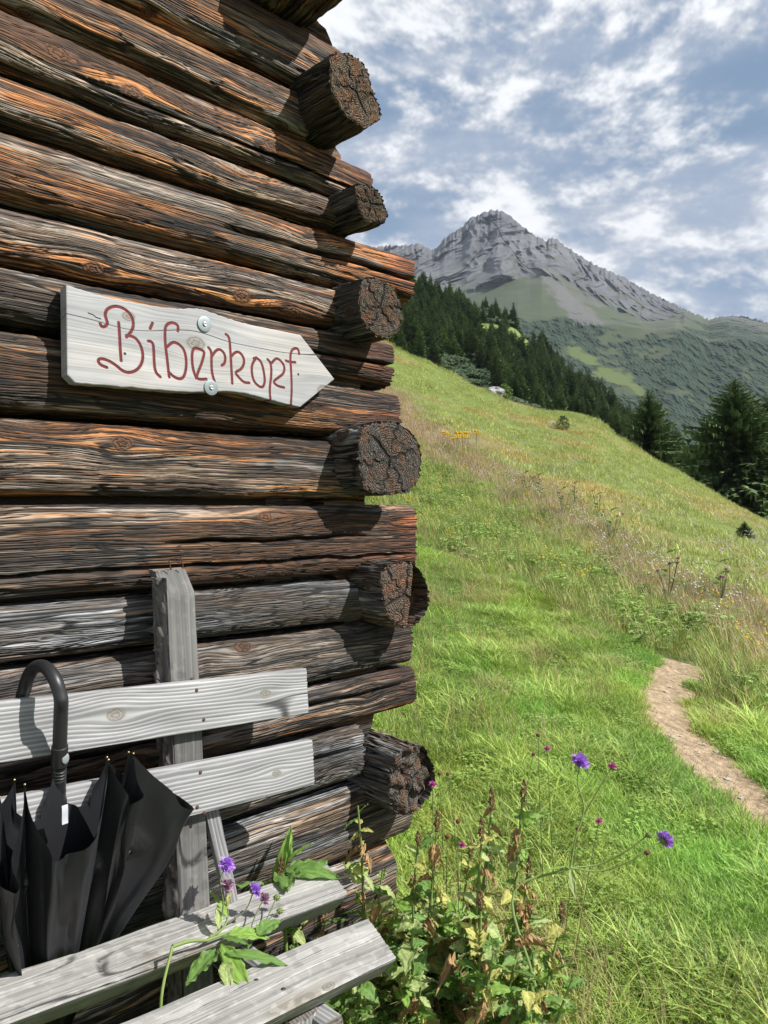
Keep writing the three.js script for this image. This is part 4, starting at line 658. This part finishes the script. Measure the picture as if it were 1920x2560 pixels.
{ // the one spreading over the lawn, upright
  const B = V3(-0.02, groundAt(-0.02, 0.62), 0.62), g = thing('scabious_plant', 'tall scabious with two round purple heads spreading over the lawn', 'wildflower', [B.x, B.y, B.z]);
  const pt = (px, py, d) => EYE.clone().addScaledVector(FWD, d).addScaledVector(RGT, (px - 960) / 1923 * d).addScaledVector(UP, (1280 - py) / 1923 * d);
  const n0 = pt(1285, 2230, 1.72), n1 = pt(1425, 2170, 1.74), a = pt(1450, 1905, 1.8), b = pt(1660, 2100, 1.75), c = pt(1530, 1917, 1.8), d = pt(1622, 2085, 1.74), e = pt(1617, 2130, 1.72);
  stalk(g, [B, B.clone().lerp(n0, 0.55).add(V3(-0.01, 0.03, 0)), n0, n1], 0.0036, 0.0028);
  stalk(g, [n1, pt(1440, 2090, 1.75), pt(1460, 2020, 1.77), pt(1444, 1955, 1.79), a], 0.0022, 0.0014); stalk(g, [pt(1458, 2040, 1.77), pt(1495, 1975, 1.78), c], 0.0014, 0.001, darkStemM);
  stalk(g, [n1, pt(1500, 2160, 1.75), pt(1570, 2125, 1.74), d], 0.0022, 0.0014); stalk(g, [n1, pt(1500, 2178, 1.74), pt(1580, 2150, 1.73), pt(1640, 2108, 1.74), b], 0.002, 0.0014);
  head(g, 'purple', a, 0.046, V3(-0.1, 1, 0.3)); head(g, 'purple', b, 0.042, V3(0.9, 0.3, 0.2)); head(g, 'pink', c, 0.022, V3(0.3, 1, 0)); head(g, 'bud', d, 0.020); head(g, 'rust', e, 0.016);
  const r = rng(19); leaf(g, 'lance', paleM, n1, 0.07, -2.4, -0.5, 0.2, r); leaf(g, 'lance', greenM, n1, 0.06, 2.6, 0.2, 0.2, r);
}
{ // broad-leaved clump behind the rear seat plank
  const g = thing('broadleaf_plant', 'fresh broad green leaves between rear seat plank and log wall', 'plant', [-0.32, 0.12, 0.085]), r = rng(23);
  for (const [x, y, z, len, yaw, pitch, k] of [[-0.36, 0.40, 0.09, 0.14, 0.2, 1.35, 'lance'], [-0.36, 0.43, 0.10, 0.13, -0.1, 0.20, 'ovate'], [-0.36, 0.42, 0.10, 0.10, 2.7, 0.3, 'ovate'], [-0.34, 0.45, 0.10, 0.12, -1.0, 0.25, 'ovate'], [-0.33, 0.44, 0.09, 0.13, -2.2, 0.3, 'ovate'], [-0.33, 0.46, 0.09, 0.09, 0.8, 0.9, 'lance'], [-0.34, 0.46, 0.09, 0.08, -0.6, 0.8, 'lance']]) leaf(g, k, r() < 0.3 ? greenM : deepM, V3(x, y, z), len, yaw, pitch, 0.15, r);
  stalk(g, [V3(-0.32, 0.12, 0.085), V3(-0.33, 0.30, 0.085), V3(-0.34, 0.45, 0.09)], 0.005, 0.004);
}
// small rusty knapweed heads standing in the grass right of the herbs
for (let i = 0; i < 12; i++) {
  const r = rng(600 + i), u = 0.12 + 0.38 * r(), v = 1.75 + 0.75 * r(), p = onGround(u, v), h = 0.30 + 0.28 * r(), kind = i % 3 === 0 ? 'pink' : 'rust';
  const g = thing('burnet', kind === 'pink' ? 'thin-stalked pink flower head among the weeds right of the bench' : 'thin-stalked dark red seed head among the weeds right of the bench', 'wildflower', [p.x, p.y, p.z], kind === 'pink' ? 'pink flower heads in the weeds' : 'dark red seed heads in the weeds');
  const t = p.clone().add(V3((r() - 0.5) * 0.12, h, (r() - 0.5) * 0.12)); stalk(g, [p, p.clone().lerp(t, 0.5).add(V3(0.02 * (r() - 0.5), 0, 0)), t], 0.0012, 0.0009, darkStemM); head(g, kind, t, kind === 'pink' ? 0.020 : 0.016);
}
console.log('plants');

// ---------------------------------------------------------------- grass and meadow flowers (nobody could count them)
function tuft({ n, h, w, spread, lean, seed, cols, flat = 0 }) {
  const r = rng(seed), P = [], C = [], I = [];
  for (let b = 0; b < n; b++) {
    const a = r() * 6.283, q = spread * Math.sqrt(r()), x = q * Math.cos(a), z = q * Math.sin(a), H = h * (0.45 + 0.75 * r()), d = r() * 6.283, L = H * lean * (0.3 + r()), fx = Math.cos(d), fz = Math.sin(d), sx = -fz, sz = fx, W = w * (0.6 + 0.8 * r()), c = cols[(r() * cols.length) | 0], m = 0.8 + 0.4 * r(), base = P.length / 3;
    for (let s = 0; s < 4; s++) { const t = s / 3, bend = t * t * L, y = H * (t - flat * t * t), ww = W * 0.5 * (s === 3 ? 0.05 : 1 - 0.45 * t); P.push(x + fx * bend + sx * ww, y, z + fz * bend + sz * ww, x + fx * bend - sx * ww, y, z + fz * bend - sz * ww); for (let k = 0; k < 2; k++) C.push(c[0] * m, c[1] * m, c[2] * m); }
    for (let s = 0; s < 3; s++) { const o = base + s * 2; I.push(o, o + 1, o + 2, o + 1, o + 3, o + 2); }
  }
  return geoOf(P, I, null, C);
}
const G1 = [0.44, 0.60, 0.125], G2 = [0.34, 0.51, 0.10], G3 = [0.55, 0.64, 0.17], G4 = [0.22, 0.37, 0.08], ST = [0.52, 0.43, 0.20], ST2 = [0.42, 0.36, 0.16];
const grassM = new THREE.MeshPhysicalMaterial({ color: rgb(1, 1, 1), vertexColors: true, roughness: 0.55, transmission: 0.45, thickness: 0, specularIntensity: 0.45 });
const inHut = (x, z) => x < 0.17 && z < 0.02, onBench = (x, z) => x < -0.22 && z < 0.56;
function scatter(name, geo, mat, want, N, pick, label, seed, opt = {}) {
  const r = rng(seed), M = new THREE.Matrix4(), Q = new THREE.Quaternion(), E2 = new THREE.Euler(), list = [], cols = [];
  for (let i = 0; i < N * 30 && list.length < N; i++) {
    const [u, v] = pick(r), [x, z] = xzOf(u, v), k = want(u, v, x, z, r); if (k <= 0) continue;
    if (inHut(x, z) || (v < 8 && pathDist(u, v) < (opt.clear ?? 0.14) + 0.05 * n2(u * 6, v * 6))) continue;
    const s = (opt.size ?? 1) * (0.7 + 0.6 * r()) * k; E2.set((r() - 0.5) * 0.35, r() * 6.283, (r() - 0.5) * 0.35); Q.setFromEuler(E2);
    list.push(new THREE.Matrix4().compose(V3(x, ground(u, v) - 0.006 * s, z), Q, V3(s, s * (0.8 + 0.4 * r()), s)));
    const m = 0.86 + 0.28 * r() + 0.18 * n2(u * 0.8, v * 0.8), yl = opt.vary ? opt.vary(u, v) : 0; cols.push([m * (1 + 0.5 * yl), m, m * (1 + 0.25 * yl)]);
  }
  const im = new THREE.InstancedMesh(geo, mat, list.length), c = new THREE.Color(); list.forEach((m, i) => { im.setMatrixAt(i, m); im.setColorAt(i, c.setRGB(...cols[i])); });
  im.name = numbered(name); im.castShadow = im.receiveShadow = true; tag(im, label, 'grass', null, 'stuff'); scene.add(im); return im;
}
const wedge = (v0, v1, t0, t1) => (r) => { const v = Math.sqrt(lerp(v0 * v0, v1 * v1, r())), t = lerp(t0, t1, r()); return [t * v, v]; };
const nearPick = (v0, v1) => wedge(v0, v1, -0.22, 0.68);
const patch = (u, v) => n2(u * 1.1, v * 1.1) * 0.5 + n2(u * 3, v * 3) * 0.3;
scatter('lawn_grass', tuft({ n: 20, h: 0.065, w: 0.0036, spread: 0.055, lean: 0.9, seed: 1, cols: [G1, G1, G2, G3, G4, ST2], flat: 0.12 }), grassM, (u, v, x, z) => zone(u, v).lawn > 0.3 && !onBench(x, z) ? 0.85 + 0.5 * patch(u, v) : 0, 50000, nearPick(0.9, 9.5), 'short bright green grass of the lawn beside the hut', 1, { vary: (u, v) => 0.40 * n2(u * 0.5, v * 0.5) + 0.20 * n2(u * 1.9 + 5, v * 1.9) });
scatter('lawn_grass', tuft({ n: 10, h: 0.10, w: 0.0042, spread: 0.05, lean: 1.1, seed: 2, cols: [G2, G1, G4, G3], flat: 0.25 }), grassM, (u, v, x, z) => zone(u, v).lawn > 0.3 && !onBench(x, z) && patch(u, v) > 0.02 && (v > 8 || pathDist(u, v) > 0.35) ? 0.8 + patch(u, v) : 0, 6000, nearPick(1.2, 9.2), 'longer arching grass tufts scattered over the lawn', 2);
scatter('clover_leaves', (() => { const r = rng(4), G = []; for (let i = 0; i < 9; i++) { const g = LEAF.ovate[i % 3].clone().scale(0.026, 0.026, 0.036).rotateZ(0.3).rotateY(r() * 6.28).translate((r() - 0.5) * 0.09, 0.03 + 0.05 * r(), (r() - 0.5) * 0.09); G.push(g); } return mergeGeometries(G); })(), leafMat(rgb(0.32, 0.48, 0.10), 0.35), (u, v, x, z, r) => zone(u, v).lawn > 0.3 && !onBench(x, z) && n2(u * 1.7 + 9, v * 1.7) > 0.6 * r() - 0.2 ? 0.7 : 0, 2400, nearPick(1.0, 8.5), 'low round-leaved weeds in the lawn', 3);
scatter('dry_grass', tuft({ n: 12, h: 0.20, w: 0.0026, spread: 0.06, lean: 1.3, seed: 5, cols: [ST, ST2, ST, G3], flat: 0.4 }), grassM, (u, v, x, z) => { const near = Math.hypot(x - 0.20, z - 0.24) < 0.30 || Math.hypot(u - 0.25, v - 2.0) < 0.12; return (near || (v > 3.4 && zone(u, v).lawn > 0.2 && n2(u * 0.9 + 4, v * 0.9) > 0.5)) && !onBench(x, z) ? 0.9 : 0; }, 850, nearPick(1.3, 8.5), 'straw-coloured dry grass at the foot of the corner logs', 4);
scatter('tall_grass', tuft({ n: 24, h: 0.24, w: 0.0048, spread: 0.11, lean: 0.7, seed: 7, cols: [G2, G3, G4, ST2, G1, ST], flat: 0.15 }), grassM, (u, v, x, z, r) => { const q = zone(u, v); return q.herb + 0.4 * q.pink > 0.1 + 0.6 * r() ? (0.75 + 0.5 * patch(u, v)) : 0; }, 18000, wedge(4.4, 27, -0.25, 0.72), 'tall mixed grass and herbs on the bank behind the lawn', 5, { clear: 0.20 });
scatter('herb_leaves', (() => { const r = rng(14), G = []; for (let i = 0; i < 14; i++) { const g = LEAF.ovate[i % 3].clone().scale(0.12, 0.12, 0.13).rotateZ(0.5 - r()).rotateY(r() * 6.28).translate((r() - 0.5) * 0.22, 0.06 + 0.24 * r(), (r() - 0.5) * 0.22); G.push(g); } return mergeGeometries(G); })(), leafMat(rgb(0.32, 0.46, 0.11), 0.35), (u, v) => { const q = zone(u, v); return q.herb > 0.4 && n2(u * 0.8 + 2, v * 0.8) > 0.1 ? 0.55 : 0; }, 1500, wedge(4.4, 22, -0.05, 0.68), 'leafy herbs on the bank behind the lawn', 6, { clear: 0.22 });
scatter('pink_grass', tuft({ n: 24, h: 0.25, w: 0.007, spread: 0.16, lean: 0.6, seed: 8, cols: [[0.60, 0.42, 0.33], [0.54, 0.38, 0.28], [0.64, 0.50, 0.38], [0.56, 0.46, 0.26], [0.38, 0.46, 0.14], ST], flat: 0.1 }), grassM, (u, v, x, z, r) => (zone(u, v).pink > 0.12 + 0.75 * r() ? 0.9 : 0), 19000, wedge(5.4, 42, -0.25, 0.75), 'pinkish flowering grass in a band across the slope', 7);
scatter('hill_grass', tuft({ n: 30, h: 0.17, w: 0.012, spread: 0.38, lean: 0.8, seed: 9, cols: [[0.46, 0.54, 0.15], [0.40, 0.50, 0.13], [0.51, 0.56, 0.19], [0.54, 0.48, 0.24]], flat: 0.2 }), grassM, (u, v, x, z, r) => { const q = zone(u, v); return q.hill + 0.35 * q.pink > 0.1 + 0.6 * r() ? 0.8 + 0.5 * n2(u * 0.3, v * 0.3) : 0; }, 38000, wedge(8, 63, -0.28, 0.78), 'sunlit meadow grass on the hillside', 8, { vary: (u, v) => 0.55 * sstep(0.2, 0.8, n2(u * 0.10 + v * 0.06, v * 0.16 - u * 0.05)) });
scatter('seed_stalks', tuft({ n: 5, h: 0.26, w: 0.0022, spread: 0.08, lean: 0.5, seed: 21, cols: [ST, [0.50, 0.38, 0.24], [0.42, 0.44, 0.16]], flat: 0 }), grassM, (u, v, x, z) => (zone(u, v).lawn > 0.3 && !onBench(x, z) && n2(u * 0.7 + 2, v * 0.7) > 0 && pathDist(u, v) > 0.3 ? 0.8 : 0), 1500, nearPick(1.6, 9.5), 'thin straw-coloured seed stalks standing in the lawn', 12);
const dotGeo = (() => { const G = [], r = rng(3); for (let i = 0; i < 7; i++) G.push(new THREE.IcosahedronGeometry(0.014, 0).translate((r() - 0.5) * 0.25, 0.30 + 0.22 * r(), (r() - 0.5) * 0.25)); return white(mergeGeometries(G)); })();
scatter('pale_umbels', dotGeo, leafMat(rgb(0.62, 0.56, 0.50), 0.2), (u, v) => (zone(u, v).pink > 0.3 || (zone(u, v).hill > 0.5 && n2(u * 0.4, v * 0.4) > 0.2) ? 0.8 : 0), 1100, wedge(6, 45, 0, 0.7), 'pale flower heads sprinkled through the pink grass', 9);
scatter('yellow_flowers', dotGeo, leafMat(rgb(0.75, 0.55, 0.04), 0.2), (u, v) => (zone(u, v).herb > 0.4 && n2(u * 0.9, v * 0.9 + 5) > 0.25 ? 0.6 : 0), 130, wedge(5, 25, 0, 0.62), 'small yellow flowers on the bank', 10);
{ // pebbles trodden into the path
  const r = rng(71), N = 110, g = new THREE.IcosahedronGeometry(0.011, 1), P = g.attributes.position; for (let i = 0; i < P.count; i++) { const k = 1 + 0.3 * n3(P.getX(i) * 90, P.getY(i) * 90, P.getZ(i) * 90); P.setXYZ(i, P.getX(i) * k * 1.3, P.getY(i) * k * 0.6, P.getZ(i) * k); } g.computeVertexNormals();
  const im = new THREE.InstancedMesh(g, std({ color: rgb(0.42, 0.37, 0.31), roughness: 1 }), N);
  for (let i = 0; i < N; i++) { const p = pathCurve.getPointAt(0.02 + 0.6 * r()), [x, z] = xzOf(p.x + (r() - 0.5) * 0.26, p.z + (r() - 0.5) * 0.1), s = 0.4 + 1.1 * r() ** 2; im.setMatrixAt(i, new THREE.Matrix4().compose(V3(x, groundAt(x, z) + 0.013, z), new THREE.Quaternion().setFromAxisAngle(UP, r() * 6.28), V3(s, s, s))); }
  im.name = 'path_pebbles'; im.castShadow = im.receiveShadow = true; tag(im, 'small pebbles scattered on the dirt path', 'pebbles', null, 'stuff'); scene.add(im);
}
// thistles in the pink band, and the yellow ragwort by the hut corner
for (const [i, [u, v]] of [[3.26, 17.76], [3.6, 17.84], [4.46, 18.06], [3.56, 15.36], [4.48, 16.16], [3.82, 12.95], [3.16, 8.6], [3.96, 9.08]].entries()) {
  const p = onGround(u, v), r = rng(800 + i), g = thing('thistle', 'purple-headed thistle standing in the pink grass band', 'wildflower', [p.x, p.y, p.z], 'thistles in the pink grass');
  const h = 0.46 + 0.2 * r();
  for (let k = 0; k < 4; k++) { const t = p.clone().add(V3((r() - 0.5) * 0.35, h * (0.75 + 0.35 * r()), (r() - 0.5) * 0.35)); stalk(g, [p, p.clone().lerp(t, 0.5).add(V3(0.03, 0.03, 0)), t], 0.006, 0.004, darkStemM); head(g, k % 2 ? 'mauve' : 'pink', t, 0.045); }
  for (let k = 0; k < 8; k++) leaf(g, 'lance', deepM, p.clone().add(V3(0, 0.1 + 0.07 * k, 0)), 0.25, k * 2.4, 0.4, 0, r);
}
{
  const p = onGround(2.44, 25.28), g = thing('ragwort_clump', 'clump of bright yellow flowers in the meadow right of the hut corner', 'wildflower', [p.x, p.y, p.z]), r = rng(44);
  for (let k = 0; k < 16; k++) { const b = p.clone().add(V3((r() - 0.5) * 0.9, 0, (r() - 0.5) * 0.9)), t = b.clone().add(V3((r() - 0.5) * 0.2, 0.55 + 0.3 * r(), (r() - 0.5) * 0.2)); stalk(g, [b, t], 0.006, 0.004, darkStemM); const f = put('flower_head', mergeGeometries(Array.from({ length: 9 }, () => white(new THREE.IcosahedronGeometry(0.028, 0).translate((r() - 0.5) * 0.18, (r() - 0.5) * 0.06, (r() - 0.5) * 0.18)))), leafMat(rgb(0.78, 0.52, 0.03), 0.2), g); f.position.copy(t).sub(g.position); }
}
// rocks and bushes on the hill's edge
function rock(label, u, v, s, seed, flat = 0.7) {
  const g = new THREE.IcosahedronGeometry(1, 4), P = g.attributes.position, C = [];
  for (let i = 0; i < P.count; i++) { const p = V3(P.getX(i), P.getY(i), P.getZ(i)), k = 1 + 0.30 * n3(p.x * 1.1 + seed, p.y * 1.1, p.z * 1.1) + 0.10 * n3(p.x * 4, p.y * 4 + seed, p.z * 4); P.setXYZ(i, p.x * k * 1.35, p.y * k * flat, p.z * k); const m = 0.8 + 0.4 * n3(p.x * 3, p.y * 3, p.z * 3 + seed); C.push(0.36 * m, 0.36 * m, 0.35 * m); }
  g.setAttribute('color', new THREE.Float32BufferAttribute(C, 3)); g.computeVertexNormals(); const m = put('rock', g, std({ vertexColors: true, roughness: 1 })); m.position.copy(onGround(u, v, s * 0.3)); m.scale.setScalar(s); return tag(m, label, 'rock');
}
rock('grey boulder on the ridge at the edge of the spruce forest', 8.5, 59.0, 0.62, 3); rock('small pale stone lying in the hillside meadow', 11.08, 51.1, 0.28, 8, 0.5);
function bush(label, u, v, s, seed, color) {
  const r = rng(seed), p = onGround(u, v), g = thing('bush', label, 'bush', [p.x, p.y, p.z]), G = [];
  for (let i = 0; i < 380; i++) { const a = r() * 6.283, y = r(), q = Math.sqrt(r()) * 0.55 * Math.sin(Math.PI * (0.2 + 0.75 * y)); const m = 0.7 + 0.6 * r(); const lg = LEAF.ovate[i % 3].clone().scale(0.13, 0.13, 0.15).rotateZ((r() - 0.5) * 2).rotateY(r() * 6.28).translate(q * Math.cos(a), y, q * Math.sin(a)); G.push(tint(lg, m, m, m)); }
  put('foliage', mergeGeometries(G), leafMat(color, 0.3), g).scale.setScalar(s); put('stem', taper([V3(0, -0.1, 0), V3(0.03, 0.4, 0), V3(0, 0.8, 0.02)], 0.04, 0.015, 6, 2), dryStemM, g).scale.setScalar(s);
}
bush('light green bush beside the grey boulder', 9.3, 59.3, 1.25, 61, rgb(0.16, 0.25, 0.05)); bush('lone dark shrub in the middle of the hillside meadow', 11.4, 49, 0.9, 62, rgb(0.06, 0.11, 0.04));
console.log('grass');

// ---------------------------------------------------------------- spruces
function spruceGeo(seed, levels, per, detail, R) {        // height 1, drooping whorls of boughs with hanging twigs
  const r = rng(seed), P = [], I = [], C = [];
  const tri = (a, b, c, m) => { const o = P.length / 3; P.push(...a, ...b, ...c); I.push(o, o + 1, o + 2); for (let k = 0; k < 3; k++) C.push(m, m, m); };
  for (let l = 0; l < levels; l++) {
    const t = (l + 0.3 * r()) / levels, y = 0.06 + 0.93 * t, L = R * Math.pow(1 - t, 0.82) * (0.75 + 0.4 * r()) + 0.012, n = Math.max(4, Math.round(per * (1 - 0.5 * t)));
    for (let b = 0; b < n; b++) {
      const a = (b + r() * 0.8) / n * 6.283 + l * 1.7, len = L * (0.7 + 0.5 * r()), ca = Math.cos(a), sa = Math.sin(a), droop = (0.50 - 0.75 * t) * len + 0.02 * r() * len, up = 0.12 * len, m = 0.65 + 0.7 * r();
      const pt = (s, side, dy = 0) => [ca * len * s - sa * side, y - droop * s * s + up * s * s * s + dy, sa * len * s + ca * side], wd = len * (0.17 + 0.08 * r());
      if (!detail) { const k = len * 0.28; tri(pt(0, 0), pt(0.55, wd), pt(1, 0), m); tri(pt(0, 0), pt(1, 0), pt(0.55, -wd), m); tri(pt(0.1, 0), pt(0.5, 0, -k), pt(0.95, 0), m * 0.9); tri(pt(0.35, 0), pt(0.75, wd * 0.6, -k * 0.6), pt(0.9, 0), m); }
      else for (let s = 0; s < detail; s++) { const q = (s + 0.4 + 0.5 * r()) / detail, sd = (s % 2 ? 1 : -1) * wd * (1.15 - q) * (0.8 + 0.5 * r()), hang = len * 0.10 * (0.4 + r()), mm = m * (0.8 + 0.4 * r()); tri(pt(q - 0.10, 0), pt(q + 0.06, sd, -hang * 0.4), pt(q + 0.10, 0), mm); tri(pt(q - 0.07, 0), pt(q + 0.02, sd * 0.5, -hang * 1.5), pt(q + 0.07, 0), mm * 0.95); if (s === detail - 1) tri(pt(0.85, wd * 0.15), pt(1.05, 0), pt(0.85, -wd * 0.15), mm); }
    }
  }
  return geoOf(P, I, null, C);
}
const spruceM = new THREE.MeshPhysicalMaterial({ color: rgb(0.125, 0.185, 0.068), vertexColors: true, roughness: 0.8, transmission: 0.12, thickness: 0, specularIntensity: 0.3 }), trunkM = std({ color: rgb(0.10, 0.075, 0.055), roughness: 1 });
const farCrowns = [1, 2, 3, 4, 5].map((s) => spruceGeo(s * 13, 30, 11, 0, 0.15 + 0.02 * s)), nearCrowns = [1, 2, 3].map((s) => spruceGeo(s * 31, 66, 19, 14, 0.29 + 0.03 * s)), trunkG = new THREE.CylinderGeometry(0.002, 0.014, 1.04, 7).translate(0, 0.48, 0);
function spruce(crown, x, y, z, h, wide, turn, label, group) {
  const g = thing('spruce_tree', label, 'tree', [x, y, z], group); g.scale.set(h * wide, h, h * wide); g.rotation.y = turn; put('trunk', trunkG, trunkM, g); put('crown', crown, spruceM, g); return g;
}
{ // forest on the hill
  const r = rng(4242), spots = []; let tries = 0;
  while (spots.length < 300 && tries++ < 60000) {
    const t = lerp(-0.02, 0.46, Math.pow(r(), 0.9)), v = lerp(205, 345, r()), u = t * v, d = fbm(u * 0.018 + 3, v * 0.018, 3);
    if (d > 0.16 + 0.1 * r()) continue;
    const h = lerp(7, 14.5, r()) * (t > 0.30 ? 0.85 : 1) * (v > 325 ? 0.85 : 1), e = (hillH(u, v) + h - 1.25) / v; if (e < ridgeE(t) + 0.004) continue;
    if (spots.some((s) => (s.u - u) ** 2 + (s.v - v) ** 2 < 9)) continue;
    spots.push({ u, v, h });
  }
  spots.forEach((s, i) => { const [x, z] = xzOf(s.u, s.v); spruce(farCrowns[i % 5], x, hillH(s.u, s.v) - 0.3, z, s.h, 1.15 + 0.75 * r(), r() * 6.28, 'dark spruce in the dense forest on the slope behind the meadow', 'spruces of the hillside forest'); });
  // the rest of the forest, standing between and behind those
  const MF = [0, 1, 2].map((k) => { const list = []; for (let i = 0; i < 4000 && list.length < 420; i++) { const t = lerp(-0.12, 0.5, r()), v = lerp(190, 352, r()), u = t * v; if (fbm(u * 0.018 + 3, v * 0.018, 3) > 0.14) continue; const h = lerp(4, 11, r()), [x, z] = xzOf(u, v), w = h * (1.2 + 0.7 * r()); list.push(new THREE.Matrix4().compose(V3(x, hillH(u, v) - 0.3, z), new THREE.Quaternion().setFromAxisAngle(UP, r() * 6.28), V3(w, h, w))); } const im = new THREE.InstancedMesh(farCrowns[k * 2], spruceM, list.length), c = new THREE.Color(); list.forEach((m, i) => { im.setMatrixAt(i, m); const q = 0.8 + 0.7 * r(); im.setColorAt(i, c.setRGB(q * 1.05, q, q * 0.9)); }); im.name = numbered('spruce_forest'); im.castShadow = im.receiveShadow = true; tag(im, 'smaller spruces filling the forest on the slope', 'trees', null, 'stuff'); scene.add(im); return im; });
  // low dwarf pines between them
  const N = 7600, geo = (() => { const G = [], q = rng(8); for (let i = 0; i < 60; i++) { const a = q() * 6.283, rr = Math.sqrt(q()), m = 0.6 + 0.8 * q(); G.push(tint(new THREE.TetrahedronGeometry(0.34).rotateX(q() * 6).rotateY(q() * 6).translate(rr * Math.cos(a), 0.15 + 0.7 * q() * (1.1 - rr), rr * Math.sin(a)), m, m, m)); } return mergeGeometries(G); })();
  const im = new THREE.InstancedMesh(geo, std({ color: rgb(0.06, 0.095, 0.04), vertexColors: true, roughness: 1 }), N), M = new THREE.Matrix4(), Q = new THREE.Quaternion(); let k = 0;
  for (let i = 0; i < N * 4 && k < N; i++) { const t = lerp(-0.03, 0.5, r()), v = r() < 0.35 ? lerp(134, 215, r()) : lerp(200, 350, r()), u = t * v; if (v > 210 && fbm(u * 0.018 + 3, v * 0.018, 3) > 0.12) continue; const [x, z] = xzOf(u, v), s = (1.0 + 1.8 * r()) * (v < 215 ? 0.7 : 1); Q.setFromAxisAngle(UP, r() * 6.28); M.compose(V3(x, hillH(u, v), z), Q, V3(s * 1.2, s, s * 1.2)); im.setMatrixAt(k++, M); }
  im.count = k; im.name = 'dwarf_pines'; im.castShadow = im.receiveShadow = true; tag(im, 'low dark dwarf pines covering the forested slope', 'shrubs', null, 'stuff'); scene.add(im);
}
// nearer spruces at the right end of the meadow
const nearTree = (crown, px, top, base, d, wide, label) => { const u = (px - 960) / 1923 * d, [x, z] = xzOf(u, d), yb = 1.25 + (1280 - base) / 1923 * d, yt = 1.25 + (1280 - top) / 1923 * d; spruce(crown, x, yb, z, yt - yb, wide, px, label); };
nearTree(nearCrowns[1], 1838, 942, 1310, 72, 1.5, 'big dark spruce at the right end of the meadow ridge');
nearTree(nearCrowns[0], 1925, 975, 1350, 76, 1.4, 'dark spruce cut off by the right edge of the picture');
nearTree(nearCrowns[2], 1622, 972, 1245, 84, 1.15, 'dense dark spruce rising behind the crest left of the biggest one');
nearTree(nearCrowns[0], 1690, 1065, 1245, 92, 1.1, 'slender spruce filling the gap between the two big ones');
nearTree(nearCrowns[2], 1765, 1100, 1290, 80, 1.3, 'low bushy spruce at the foot of the biggest one');
nearTree(nearCrowns[1], 1570, 1040, 1200, 110, 0.8, 'small pointed spruce peeping over the crest');
{ const p = onGround(12.17, 25.97); spruce(nearCrowns[1], p.x, p.y - 0.03, p.z, 0.72, 1.5, 1, 'tiny young spruce standing alone in the meadow at the right'); }
renderer.render(scene, camera);
